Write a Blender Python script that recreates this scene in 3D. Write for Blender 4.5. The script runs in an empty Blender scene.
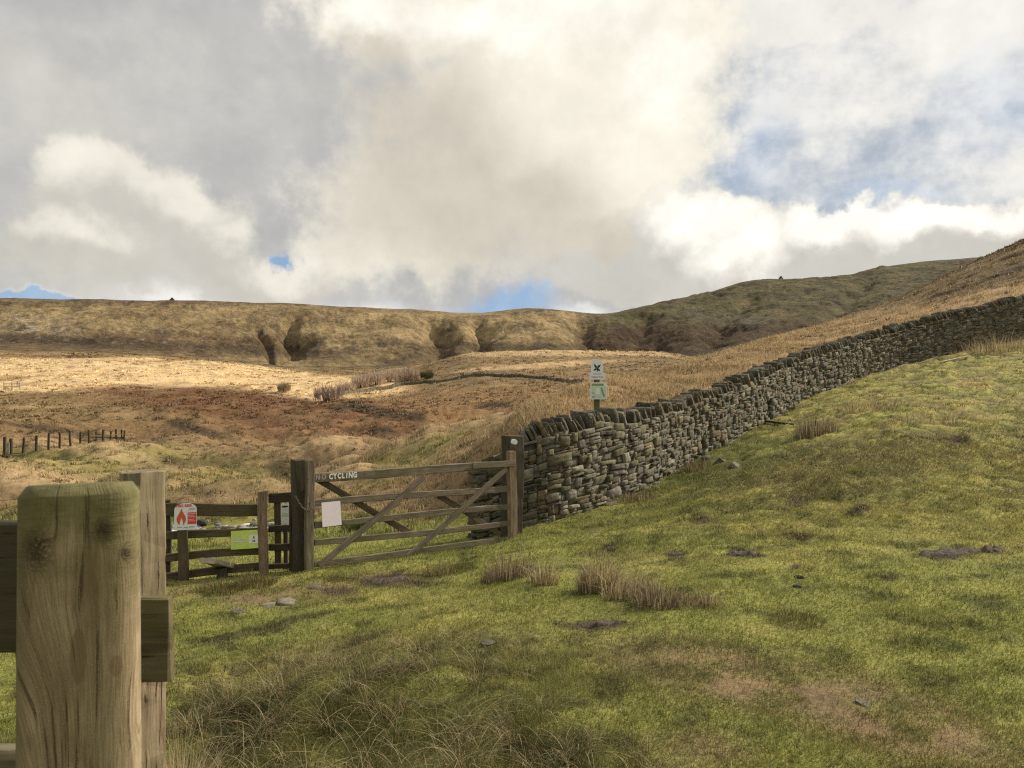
import bpy, math, random
import numpy as np
from mathutils import Vector, Matrix

# ---------------------------------------------------------------- camera, world, sun, exposure
F = 770.0                      # focal length in pixels of a 1024 px wide frame
H = 1.6                        # eye height
sc = bpy.context.scene
cam_d = bpy.data.cameras.new("camera")
cam = bpy.data.objects.new("camera", cam_d)
sc.collection.objects.link(cam)
cam.location = (0, 0, H)
cam.rotation_euler = (math.radians(90), 0, 0)
cam_d.sensor_width = 36.0
cam_d.lens = 36.0 * F / 1024.0
cam_d.clip_start = 0.05
cam_d.clip_end = 60000
cam_d.dof.use_dof = True
cam_d.dof.focus_distance = 9.0
cam_d.dof.aperture_fstop = 14.0
sc.camera = cam
sc.view_settings.view_transform = 'Standard'
sc.view_settings.look = 'None'
sc.view_settings.exposure = 0.20
sc.view_settings.gamma = 1.0
sc.view_settings.use_curve_mapping = False
sc.render.engine = 'CYCLES'
sc.cycles.use_denoising = False      # keep the fine texture of grass and stone
sc.cycles.filter_width = 1.2
sc.cycles.sample_clamp_indirect = 2.0
sc.cycles.sample_clamp_direct = 4.0

SUN_AZ = math.radians(62)      # clockwise from +Y (view direction) towards +X
SUN_EL = math.radians(36)
sun_d = bpy.data.lights.new("sun", 'SUN')
sun_d.energy = 5.0
sun_d.angle = math.radians(2.0)
sun_d.color = (1.0, 0.90, 0.76)
sun = bpy.data.objects.new("sun", sun_d)
sc.collection.objects.link(sun)
sd = Vector((math.sin(SUN_AZ)*math.cos(SUN_EL), math.cos(SUN_AZ)*math.cos(SUN_EL), math.sin(SUN_EL)))
sun.rotation_euler = (-sd).to_track_quat('-Z', 'Y').to_euler()
sun.location = (0, 0, 30)

def s2l(c):
    return tuple(((v/255.0)/12.92 if v/255.0 <= 0.04045 else ((v/255.0+0.055)/1.055)**2.4) for v in c)

class NB:
    """small helper that chains shader nodes"""
    def __init__(self, nt):
        self.nt = nt; self.n = nt.nodes; self.l = nt.links
    def put(self, sock, v):
        if isinstance(v, bpy.types.NodeSocket): self.l.new(v, sock)
        elif isinstance(v, (tuple, list)) and len(v) == 3 and sock.type == 'RGBA': sock.default_value = (*v, 1)
        else: sock.default_value = v
    def m(self, op, a, b=None, c=None, clamp=False):
        n = self.n.new('ShaderNodeMath'); n.operation = op; n.use_clamp = clamp
        self.put(n.inputs[0], a)
        if b is not None: self.put(n.inputs[1], b)
        if c is not None: self.put(n.inputs[2], c)
        return n.outputs[0]
    def add(self, a, b): return self.m('ADD', a, b)
    def sub(self, a, b): return self.m('SUBTRACT', a, b)
    def mul(self, a, b): return self.m('MULTIPLY', a, b)
    def mx(self, a, b): return self.m('MAXIMUM', a, b)
    def vm(self, op, a, b=None, s=None):
        n = self.n.new('ShaderNodeVectorMath'); n.operation = op
        self.put(n.inputs[0], a)
        if b is not None: self.put(n.inputs[1], b)
        if s is not None: self.put(n.inputs[3], s)
        return n.outputs[0]
    def noise(self, vec, scale, detail=4, rough=0.5, dist=0.0, col=False):
        n = self.n.new('ShaderNodeTexNoise')
        if vec is not None: self.l.new(vec, n.inputs['Vector'])
        n.inputs['Scale'].default_value = scale; n.inputs['Detail'].default_value = detail
        n.inputs['Roughness'].default_value = rough; n.inputs['Distortion'].default_value = dist
        return n.outputs[1] if col else n.outputs[0]
    def ss(self, x, lo, hi, a=0.0, b=1.0):
        n = self.n.new('ShaderNodeMapRange'); n.interpolation_type = 'SMOOTHSTEP'
        self.put(n.inputs[0], x)
        n.inputs[1].default_value = lo; n.inputs[2].default_value = hi
        n.inputs[3].default_value = a; n.inputs[4].default_value = b
        return n.outputs[0]
    def mix(self, f, a, b, mode='MIX'):
        n = self.n.new('ShaderNodeMix'); n.data_type = 'RGBA'; n.blend_type = mode
        self.put(n.inputs[0], f); self.put(n.inputs[6], a); self.put(n.inputs[7], b)
        return n.outputs[2]
    def sep(self, v):
        n = self.n.new('ShaderNodeSeparateXYZ'); self.l.new(v, n.inputs[0]); return n.outputs
    def comb(self, x, y, z):
        n = self.n.new('ShaderNodeCombineXYZ')
        for i, v in enumerate((x, y, z)): self.put(n.inputs[i], v)
        return n.outputs[0]
    def bump(self, h, strength=0.5, dist=0.01, normal=None):
        n = self.n.new('ShaderNodeBump'); n.inputs['Strength'].default_value = strength
        n.inputs['Distance'].default_value = dist; self.l.new(h, n.inputs['Height'])
        if normal is not None: self.l.new(normal, n.inputs['Normal'])
        return n.outputs[0]

def build_world():
    w = bpy.data.worlds.new("World"); sc.world = w; w.use_nodes = True
    nt = w.node_tree; nt.nodes.clear(); b = NB(nt)
    out = nt.nodes.new('ShaderNodeOutputWorld'); bg = nt.nodes.new('ShaderNodeBackground')
    nt.links.new(bg.outputs[0], out.inputs[0])
    STR = 0.10
    bg.inputs[1].default_value = STR
    sky = nt.nodes.new('ShaderNodeTexSky'); sky.sky_type = 'NISHITA'; sky.sun_disc = False
    sky.sun_elevation = SUN_EL; sky.sun_rotation = SUN_AZ
    sky.air_density = 1.0; sky.dust_density = 0.6; sky.ozone_density = 2.0
    tc = nt.nodes.new('ShaderNodeTexCoord'); D = tc.outputs['Generated']
    x, y, z = b.sep(D)
    A = b.m('ARCTAN2', x, y); E = b.m('ARCSINE', z)
    # wind-torn distortion of the direction before it is compared with the cloud banks
    n1 = b.sep(b.noise(D, 3.2, 7, 0.58, col=True)); n2 = b.sep(b.noise(D, 11, 7, 0.6, col=True))
    def warp(c, i, k1, k2): return b.add(c, b.add(b.mul(b.sub(n1[i], 0.5), k1), b.mul(b.sub(n2[i], 0.5), k2)))
    U = warp(A, 0, 0.22, 0.09); V = warp(E, 1, 0.16, 0.07)
    fb = b.noise(D, 7, 10, 0.62); fb2 = b.noise(D, 24, 8, 0.6); fb3 = b.noise(b.vm('MULTIPLY', D, (1, 1, 2.4)), 3.0, 9, 0.55)
    def blob(px, py, rx, ry, rot=0, u=None, v=None):
        u = U if u is None else u; v = V if v is None else v
        a = math.atan((px-512)/F); e = math.atan((384-py)/F*math.cos(a))
        du = b.sub(u, a); dv = b.sub(v, e)
        if rot:
            c_, s_ = math.cos(math.radians(rot)), math.sin(math.radians(rot))
            du, dv = b.add(b.mul(du, c_), b.mul(dv, s_)), b.sub(b.mul(dv, c_), b.mul(du, s_))
        du = b.mul(du, F/rx); dv = b.mul(dv, F/ry)
        return b.sub(1.0, b.m('SQRT', b.add(b.mul(du, du), b.mul(dv, dv))))
    def field(lst, **k):
        f = None
        for t in lst:
            g = blob(*t, **k); f = g if f is None else b.m('SMOOTH_MAX', f, g, 0.15)
        return f
    def mask(lst, lo, hi, k=0.5, k2=0.15):
        f = field(lst)
        f = b.add(f, b.add(b.mul(b.sub(fb, 0.5), k), b.mul(b.sub(fb2, 0.5), k2)))
        return b.ss(f, lo, hi)
    def L(c): return tuple(v/STR for v in s2l(c))
    # 1 blue air
    col = b.mix(0.55, sky.outputs[0], L((112, 154, 206)))
    # 2 high broken veil: grey-white, thin over the blue gaps on the right and along the horizon
    holes = field([(750, 150, 90, 55, 35), (1000, 100, 60, 50), (700, 60, 60, 50), (900, 205, 60, 10)])
    thin = b.ss(b.add(holes, b.mul(b.sub(fb, 0.5), 1.6)), -0.1, 1.0)
    low = mask([(503, 303, 58, 20), (40, 315, 70, 6), (305, 249, 12, 9)], -0.30, 0.50, 0.9, 0.5)
    vl = b.mix(b.ss(b.add(fb3, b.mul(b.sub(fb2, 0.5), 0.25)), 0.38, 0.60), L((166, 176, 189)), L((232, 229, 221)))
    vl = b.mix(b.ss(fb, 0.45, 0.72, 0, 0.7), vl, L((238, 234, 224)))
    cov = b.sub(b.sub(0.97, b.mul(thin, 0.22)), b.mul(low, 0.85))
    col = b.mix(b.m('MAXIMUM', cov, 0.0), col, vl)
    # 3 wide grey bank on the left
    g = b.mix(b.ss(b.add(fb3, b.mul(b.sub(fb, 0.5), 0.5)), 0.3, 0.75), L((176, 176, 175)), L((197, 194, 187)))
    mk = mask([(120, 60, 370, 190), (-80, 160, 260, 170), (300, 190, 170, 120), (430, 250, 150, 60), (590, 275, 130, 45)], 0.02, 0.28, 0.45)
    mk = b.mul(mk, b.sub(1.0, b.mul(low, 0.95)))
    col = b.mix(mk, col, g)
    # 4 low cumulus, left
    f4 = [(115, 205, 75, 48), (195, 228, 95, 50), (85, 262, 110, 40), (240, 268, 110, 32), (330, 262, 60, 24), (425, 258, 50, 18), (150, 250, 120, 50)]
    mk = mask(f4, 0.0, 0.42, 1.0, 0.7)
    sh = b.ss(b.add(field([(120, 185, 80, 28), (190, 205, 70, 25), (80, 245, 60, 16), (300, 258, 50, 18), (425, 250, 40, 12), (250, 225, 40, 18)]), b.mul(b.sub(fb, 0.5), 1.2)), -0.3, 0.8)
    mk = b.mul(mk, b.sub(1.0, low))
    col = b.mix(b.mul(mk, 0.85), col, b.mix(sh, L((196, 192, 182)), L((232, 227, 213))))
    # 5 great bright cloud in the middle with a warm grey core
    f5 = [(490, 0, 190, 70), (590, 90, 135, 115), (520, 150, 165, 100), (620, 190, 85, 80), (430, 200, 110, 70), (650, 250, 70, 40)]
    mk = mask(f5, -0.30, 0.24, 1.05, 0.7)
    core = b.ss(b.add(field([(420, 165, 130, 110), (490, 220, 140, 70), (590, 260, 130, 50), (380, 90, 60, 80)]), b.mul(b.sub(fb, 0.5), 0.9)), -0.25, 0.65)
    hot = b.ss(b.add(field([(570, 12, 110, 55), (660, 90, 40, 50), (370, 0, 70, 26), (470, 20, 90, 26)]), b.mul(b.sub(fb2, 0.5), 0.9)), -0.2, 0.9)
    c5 = b.mix(core, L((235, 229, 214)), L((200, 193, 179)))
    c5 = b.mix(hot, c5, L((246, 242, 231)))
    col = b.mix(mk, col, c5)
    # 6 low cumulus bank, right
    f6 = [(700, 228, 70, 40), (740, 250, 100, 45), (850, 252, 120, 34), (960, 245, 130, 30), (640, 280, 110, 30), (1100, 240, 120, 40), (800, 275, 120, 30)]
    mk = mask(f6, -0.02, 0.24, 0.95, 0.8)
    sh = b.ss(b.add(field([(705, 212, 65, 28), (750, 235, 60, 26), (850, 228, 70, 18), (950, 226, 80, 16), (1010, 226, 60, 14)]), b.mul(b.sub(fb, 0.5), 1.1)), -0.35, 0.7)
    mk = b.mul(mk, b.sub(1.0, b.mul(low, 0.9)))
    col = b.mix(mk, col, b.mix(sh, L((196, 193, 185)), L((250, 246, 236))))
    # fine relief over everything
    rel = b.ss(b.add(b.mul(fb, 0.6), b.mul(fb2, 0.4)), 0.3, 0.7, 0.91, 1.08)
    col = b.mix(1.0, col, b.comb(rel, rel, rel), 'MULTIPLY')
    nt.links.new(col, bg.inputs[0])
build_world()

# ---------------------------------------------------------------- noise
def _hash(ix, iy, seed):
    h = (ix.astype(np.int64)*374761393 + iy.astype(np.int64)*668265263 + seed*1442695041) & 0xFFFFFFFF
    h = ((h ^ (h >> 13))*1274126177) & 0xFFFFFFFF
    return (h ^ (h >> 16)) & 0xFFFFFFFF
def perlin(x, y, seed=0):
    x = np.asarray(x, float); y = np.asarray(y, float)
    ix = np.floor(x); iy = np.floor(y); fx = x-ix; fy = y-iy
    ix = ix.astype(np.int64); iy = iy.astype(np.int64)
    def g(i, j):
        a = _hash(ix+i, iy+j, seed)/4294967296.0*2*np.pi
        return np.cos(a)*(fx-i) + np.sin(a)*(fy-j)
    u = fx*fx*fx*(fx*(fx*6-15)+10); v = fy*fy*fy*(fy*(fy*6-15)+10)
    a = g(0, 0); b = g(1, 0); c = g(0, 1); d = g(1, 1)
    return ((a+u*(b-a)) + v*((c+u*(d-c))-(a+u*(b-a))))*1.5
def fbm(x, y, wl, octv=4, seed=0, gain=0.5, ridged=False):
    s = 0; amp = 1; tot = 0; f = 1.0/wl
    for o in range(octv):
        n = perlin(x*f+17.3*o, y*f-9.1*o, seed+o)
        if ridged: n = 1-2*np.abs(n)
        s = s+n*amp; tot += amp; amp *= gain; f *= 2.03
    return s/tot
def sst(x, a, b):
    t = np.clip((x-a)/(b-a), 0, 1); return t*t*(3-2*t)

# ---------------------------------------------------------------- ground: sections through the valley, measured outwards from the viewpoint
# every row: bearing (as tan*F+512) then depth, rise pairs from the foot of the lens to behind the skyline
SEC = {
-250: [(3.2,-.12),(5.2,-.32),(7,-.46),(8,575),(11,556),(20,522),(36,480),(60,462),(150,418),(230,392),(400,352),(860,342),(980,322),(1140,298),(1900,318)],
   0: [(3.2,-.12),(5.2,-.34),(7,-.46),(8.3,578),(11.5,556),(20,526),(36,482),(60,452),(140,415),(230,390),(400,355),(860,345),(980,325),(1140,299),(1900,318)],
  90: [(3.2,-.16),(5.2,-.36),(7,-.47),(8.4,580),(12,556),(20,526),(36,480),(70,446),(140,415),(230,388),(400,356),(868,348),(991,326),(1162,300),(1900,318)],
 200: [(3.2,-.24),(5.2,-.38),(7,-.47),(8.5,580),(12,557),(19,527),(34,483),(65,448),(130,416),(220,391),(380,362),(878,357),(1004,328),(1189,301),(1900,318)],
 300: [(3.2,-.16),(5.2,-.34),(7,-.44),(8.8,573),(12,556),(18,526),(30,484),(60,447),(120,416),(210,396),(360,373),(887,368),(1016,345),(1213,305),(1900,318)],
 400: [(3.2,-.06),(5.2,-.22),(7,-.36),(9.8,556),(12.5,544),(16,520),(24,476),(50,442),(110,414),(190,394),(360,370),(896,366),(1029,340),(1238,310),(1900,320)],
 480: [(3.2,0),(5.4,-.14),(7.5,-.30),(10.8,541),(13,526),(16,500),(20,456),(45,434),(110,408),(190,384),(400,353),(904,359),(1039,340),(1258,313),(1900,324)],
 530: [(3.2,0),(5.5,-.10),(8,-.24),(11,527),(13,500),(16,462),(20.5,414),(40,420),(110,400),(190,382),(420,352),(908,357),(1045,337),(1270,308),(1900,322)],
 600: [(3.2,.01),(5.6,-.08),(8.3,-.20),(12,507),(15,462),(20,420),(31,382),(60,396),(120,392),(200,379),(440,352),(915,357),(1053,336),(1287,314),(1900,325)],
 650: [(3.2,.01),(5.7,-.05),(8.7,-.12),(13.3,489),(17,440),(25,399),(40,373),(70,386),(120,385),(200,375),(450,352),(920,358),(1060,336),(1300,304),(1900,320)],
 700: [(3.2,.02),(5.8,-.02),(9.5,-.02),(16.3,457),(20,425),(30,384),(50,360),(85,375),(140,378),(220,372),(450,358),(720,358),(1000,334),(1600,295),(2200,315)],
 760: [(3.2,.03),(6,.0),(11,.12),(19,427),(23,403),(35,366),(68,341),(110,360),(160,366),(250,366),(450,362),(720,357),(1050,324),(1650,280),(2200,305)],
 826: [(3.2,.05),(6.3,.04),(12,.40),(23.3,392),(28,374),(45,345),(90,324),(150,350),(200,360),(300,362),(460,360),(750,352),(1100,312),(1700,278),(2300,300)],
 900: [(3.2,.08),(6.6,.08),(13,.65),(27,366),(32,350),(55,322),(115,298),(180,335),(250,350),(350,355),(500,355),(800,340),(1150,300),(1750,265),(2400,290)],
 960: [(3.2,.09),(6.8,.12),(13.5,.72),(28.5,352),(34,334),(60,298),(130,269),(200,320),(270,340),(370,345),(520,348),(820,330),(1170,290),(1780,259),(2400,285)],
1024: [(3.2,.10),(7,.18),(14,.80),(30,339),(36,318),(65,270),(150,240),(230,300),(300,320),(400,335),(550,340),(850,325),(1200,280),(1800,256),(2500,280)],
1200: [(3.2,.15),(7.5,.35),(16,1.5),(34,300),(42,265),(80,205),(180,150),(300,240),(380,300),(450,325),(600,330),(900,315),(1250,270),(1850,252),(2500,280)],
1500: [(3.2,.25),(7.5,.8),(16,2.8),(34,240),(42,195),(80,120),(180,60),(300,200),(380,290),(450,320),(600,330),(900,315),(1250,270),(1850,252),(2500,280)],
}
def _pchip(xk, yk, x):
    """monotone cubic through (xk,yk)"""
    h = np.diff(xk); d = np.diff(yk)/h
    m = np.zeros_like(yk)
    s = (d[:-1]*d[1:]) > 0
    w1 = 2*h[1:]+h[:-1]; w2 = h[1:]+2*h[:-1]
    with np.errstate(divide='ignore', invalid='ignore'):
        mm = (w1+w2)/(w1/d[:-1]+w2/d[1:])
    m[1:-1] = np.where(s, mm, 0); m[0] = d[0]; m[-1] = d[-1]
    i = np.clip(np.searchsorted(xk, x)-1, 0, len(xk)-2)
    t = (x-xk[i])/h[i]; t = np.clip(t, 0, 1)
    return ((1+2*t)*(1-t)**2)*yk[i] + t*(1-t)**2*h[i]*m[i] + t*t*(3-2*t)*yk[i+1] + t*t*(t-1)*h[i]*m[i+1]
_px = np.array(sorted(SEC)); NK = 15
_KY = np.zeros((len(_px), NK)); _KT = np.zeros((len(_px), NK))
for i, p in enumerate(_px):
    for j, (Y, v) in enumerate(SEC[p]):
        z = v if j < 3 else H+(384-v)/F*Y
        _KY[i, j] = math.log(Y); _KT[i, j] = (z-H)/Y
def base_height(px, Y):
    """px: (C,), Y: (R,) -> (C,R) heights"""
    C = len(px); out = np.zeros((C, len(Y)))
    ky = np.stack([_pchip(_px.astype(float), _KY[:, j], px) for j in range(NK)], 1)
    kt = np.stack([_pchip(_px.astype(float), _KT[:, j], px) for j in range(NK)], 1)
    lY = np.log(np.maximum(Y, 0.01))
    for c in range(C):
        t = _pchip(ky[c], kt[c], lY)
        z = H+t*Y
        z0 = H+kt[c, 0]*math.exp(ky[c, 0])
        z = np.where(lY < ky[c, 0], z0*sst(Y, 1.2, 3.2), z)
        zl = H+kt[c, -1]*math.exp(ky[c, -1])
        z = np.where(lY > ky[c, -1], zl, z)
        out[c] = z
    return out, ky

TH = np.radians(np.concatenate([np.arange(-180, -60, 4.0), np.arange(-60, -38, 0.5), np.arange(-38, 38, 0.078), np.arange(38, 60, 0.5), np.arange(60, 180.1, 4.0)]))
LR = np.concatenate([np.arange(math.log(0.35), math.log(2.6), 0.06), np.arange(math.log(2.6), math.log(60), 0.0095), np.arange(math.log(60), math.log(450), 0.0115), np.arange(math.log(450), math.log(2700), 0.0058), np.linspace(math.log(2750), math.log(9000), 14)])
RR = np.exp(LR)
thc = np.clip(TH, -math.radians(56), math.radians(56))
pxc = 512+F*np.tan(thc)
Zb = np.zeros((len(TH), len(RR))); KYg = None
zs = []; 
for k, t in enumerate(thc):
    z, ky = base_height(np.array([pxc[k]]), RR*math.cos(t)); Zb[k] = z[0]; zs.append(ky[0])
KY = np.array(zs)
# behind the viewer both sides ease to one gentle slope
back = sst(np.abs(TH), math.radians(75), math.radians(180))[:, None]
avg = 0.5*(Zb[0]+Zb[-1])[None, :]*0.25
Zb = Zb*(1-back)+avg*back
Xg = np.sin(TH)[:, None]*RR[None, :]; Yg = np.cos(TH)[:, None]*RR[None, :]
Yd = RR[None, :]*np.cos(thc)[:, None]
PX = np.broadcast_to(pxc[:, None], Xg.shape)
PYb = 384-(Zb-H)/Yd*F
lY = np.log(Yd)
def K(j): return KY[:, j][:, None]
def seg(a, b, f=0.25):
    return sst(lY, K(a)-f, K(a)+f)*(1-sst(lY, K(b)-f, K(b)+f))

n_small = fbm(Xg, Yg, 0.9, 4, 3); n_big = fbm(Xg, Yg, 2.6, 3, 11)
right = sst(PX, 560, 760)
near = 1-sst(Yd, 11, 14)
left = 1-sst(PX, 520, 640)
Zn = near*(0.030*n_small*(1+1.6*left*(1-sst(Yd, 4.4, 6))) + 0.05*n_big + (0.016+0.03*left*(1-sst(Yd, 4.4, 6)))*fbm(Xg, Yg, 0.26, 3, 15))
# tussocky hillside at the right, before the wall
lump = np.maximum(fbm(Xg+0.4*n_small, Yg*1.4, 1.25, 3, 21), -0.25)*.6+0.75*np.maximum(fbm(Xg, Yg, 0.5, 3, 23), -.25)
Zn += right*sst(Yd, 6.5, 9.5)*(1-sst(lY, K(3)-0.05, K(3)+0.08))*0.17*lump*(0.35+0.65*sst(PX, 640, 800))
# dip with long grass, bottom left
Zn -= 0.10*np.exp(-(((Xg+1.75)/0.5)**2+((Yg-5.1)/0.22)**2))
Zn += 0.09*np.exp(-(((Xg+1.2)/0.6)**2+((Yg-4.7)/0.3)**2))
Zn -= 0.13*np.exp(-(((Xg+0.75)/0.55)**2+((Yg-3.6)/0.35)**2))
Zn -= 0.10*np.exp(-(((Xg-0.25)/0.55)**2+((Yg-3.15)/0.22)**2))
Zn += 0.10*np.exp(-(((Xg+0.55)/0.6)**2+((Yg-4.4)/0.35)**2))
# bank the gate stands above, worn hollows
mid = sst(lY, K(4), K(4)+0.35)*(1-sst(lY, K(8)-0.3, K(8)+0.3))
sil = 1-0.8*np.exp(-((lY-K(6))/0.28)**2)*sst(PX, 500, 600)
hum = fbm(Xg, Yg, 9, 4, 31); hum2 = fbm(Xg, Yg, 26, 3, 35)
ridge_r = sst(PX, 500, 620)
hum3 = np.abs(fbm(Xg, Yg, 3.6, 3, 38))+.45*np.maximum(fbm(Xg, Yg, 1.1, 2, 39), 0)
Zn += mid*sil*((1.9*hum*(1-.8*np.exp(-((Yd-19)/5)**2))+0.35*hum3+1.5*hum2*sst(Yd, 28, 50))*(1-0.75*ridge_r)+0.12*ridge_r*fbm(Xg, Yg, 3, 3, 37))
# outer hummocks where streams cut the valley floor
far1 = sst(lY, K(7), K(8))*(1-sst(lY, K(11)-.1, K(11)+.1))
Zn += far1*(0.5*fbm(Xg, Yg, 9, 3, 43)+2.5*fbm(Xg, Yg, 40, 4, 41)*(1-0.6*sst(PX, 560, 640)))
# near shoulder, upper right: terracettes
ter = sst(PX, 780, 900)*seg(5, 7, 0.2)
Zn += ter*1.1*fbm(Xg*0.5+Yg*0.2, Yg*1.6, 11, 4, 47)*(1-0.6*np.exp(-((lY-K(6))/0.12)**2))
# escarpment
esc = sst(lY, K(11), K(12)-0.03)*(1-0.85*sst(lY, K(13)-0.08, K(13)))
Zn += esc*(15*fbm(Xg, Yg*0.9, 170, 5, 51, 0.6)+5*fbm(Xg, Yg*0.7, 60, 5, 57, 0.6, ridged=True)+2.5*fbm(Xg, Yg*.7, 24, 4, 58, .6))
Zn += sst(lY, K(13)-0.06, K(13))*3.2*fbm(Xg, Yg, 110, 4, 61)
py1 = PYb
def gully(cx, w, dep, y0=300, y1=372):
    """a clough cut into the escarpment; cx(py) gives its line"""
    c = cx(py1)+w*1.8*fbm(Xg, Yg, 80, 4, 59, .6)
    m = sst(py1, y0, y0+14)*(1-sst(py1, y1-8, y1))*sst(lY, K(11)-0.15, K(11)+0.05)
    w = w*(1.55+.5*(py1-y0)/60)
    return -.62*dep*np.exp(-np.abs((PX-c)/w)**1.6)*m*(1+.5*fbm(Xg, Yg, 60, 3, 60))
Zn += gully(lambda p: 292-(p-340)*0.05+3*np.sin(p*0.3), 6.5, 46, 316, 362)
Zn += gully(lambda p: 258+(p-330)*0.55, 3.2, 26, 324, 366)
Zn += gully(lambda p: 434-(p-330)*-0.45, 9, 40, 316, 372)
Zn += gully(lambda p: 478-(p-330)*0.15, 6, 34, 314, 362)
Zn += gully(lambda p: 582+(p-330)*0.9, 11, 36, 314, 366)
Zn += gully(lambda p: 640-(p-330)*0.5, 10, 24, 300, 362)
Zn += gully(lambda p: 720-(p-330)*0.8, 9, 22, 290, 352)
Zn += gully(lambda p: 850-(p-300)*0.8, 8, 20, 270, 335)
ZN = Zb+Zn*(1-back*0.5)
# stream bed
sx0, sx1 = -9.5, -5.4
def stream_y(x): return 18.9+0.35*np.sin(x*1.1)+0.10*(x+7)
bed = np.exp(-((Yg-stream_y(Xg))/1.1)**2)*(1-sst(Xg, -5.6, -4.2))*sst(Xg, -18, -14)
ZN = ZN-0.25*bed
PYf = 384-(ZN-H)/Yd*F

def ground(x, y):
    """terrain height under (x,y), bilinear in bearing and log distance"""
    x = np.atleast_1d(np.asarray(x, float)); y = np.atleast_1d(np.asarray(y, float))
    th = np.arctan2(x, y); lr = np.log(np.maximum(np.hypot(x, y), 0.36))
    i = np.clip(np.searchsorted(TH, th)-1, 0, len(TH)-2); j = np.clip(np.searchsorted(LR, lr)-1, 0, len(LR)-2)
    a = (th-TH[i])/(TH[i+1]-TH[i]); b = (lr-LR[j])/(LR[j+1]-LR[j])
    return (ZN[i, j]*(1-a)*(1-b)+ZN[i+1, j]*a*(1-b)+ZN[i, j+1]*(1-a)*b+ZN[i+1, j+1]*a*b)
def gz(x, y): return float(ground(x, y)[0])
def at(px, py, Y): return Vector(((px-512)/F*Y, Y, H+(384-py)/F*Y))
def on_ground(px, Y, dz=0.0):
    x = (px-512)/F*Y; return Vector((x, Y, gz(x, Y)+dz))
def depth_for(px, py, lo, hi):
    """depth at which the ground on bearing px is seen at height py (first hit between lo and hi)"""
    ys = np.exp(np.linspace(math.log(lo), math.log(hi), 400)); xs = (px-512)/F*ys
    p = 384-(ground(xs, ys)-H)/ys*F
    k = np.where(p <= py)[0]
    return float(ys[k[0]]) if len(k) else hi
def spot(px, py, lo=2.5, hi=60, dz=0.0):
    return on_ground(px, depth_for(px, py, lo, hi), dz)

# ---------------------------------------------------------------- what grows where (colours of plants and soil, some sun and shade painted in)
def lerp(a, b, t): return a+(b-a)*t[..., None]
def ell(px, py, cx, cy, rx, ry, rot=0, soft=0.5, n=0):
    c, s = math.cos(math.radians(rot)), math.sin(math.radians(rot))
    dx, dy = px-cx, py-cy
    u = (dx*c+dy*s)/rx; v = (-dx*s+dy*c)/ry
    return 1-sst(np.sqrt(u*u+v*v)+n, 1-soft, 1+soft)
def poly_y(px, pts): return np.interp(px, [p[0] for p in pts], [p[1] for p in pts])
C_TURF = np.array([.188, .198, .050]); C_TURF2 = np.array([.272, .258, .074]); C_DRY = np.array([.25, .20, .088])
C_TAN = np.array([.335, .245, .128]); C_SUNLIT_STRAW = np.array([.60, .46, .25]); C_BRACK = np.array([.150, .066, .032])
C_HEATH = np.array([.060, .045, .028]); C_OLIVE = np.array([.225, .170, .085]); C_SOIL = np.array([.130, .094, .052])
C_RUST = np.array([.29, .18, .09]); C_DKG = np.array([.082, .076, .034]); C_ROCK = np.array([.26, .24, .20])
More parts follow.
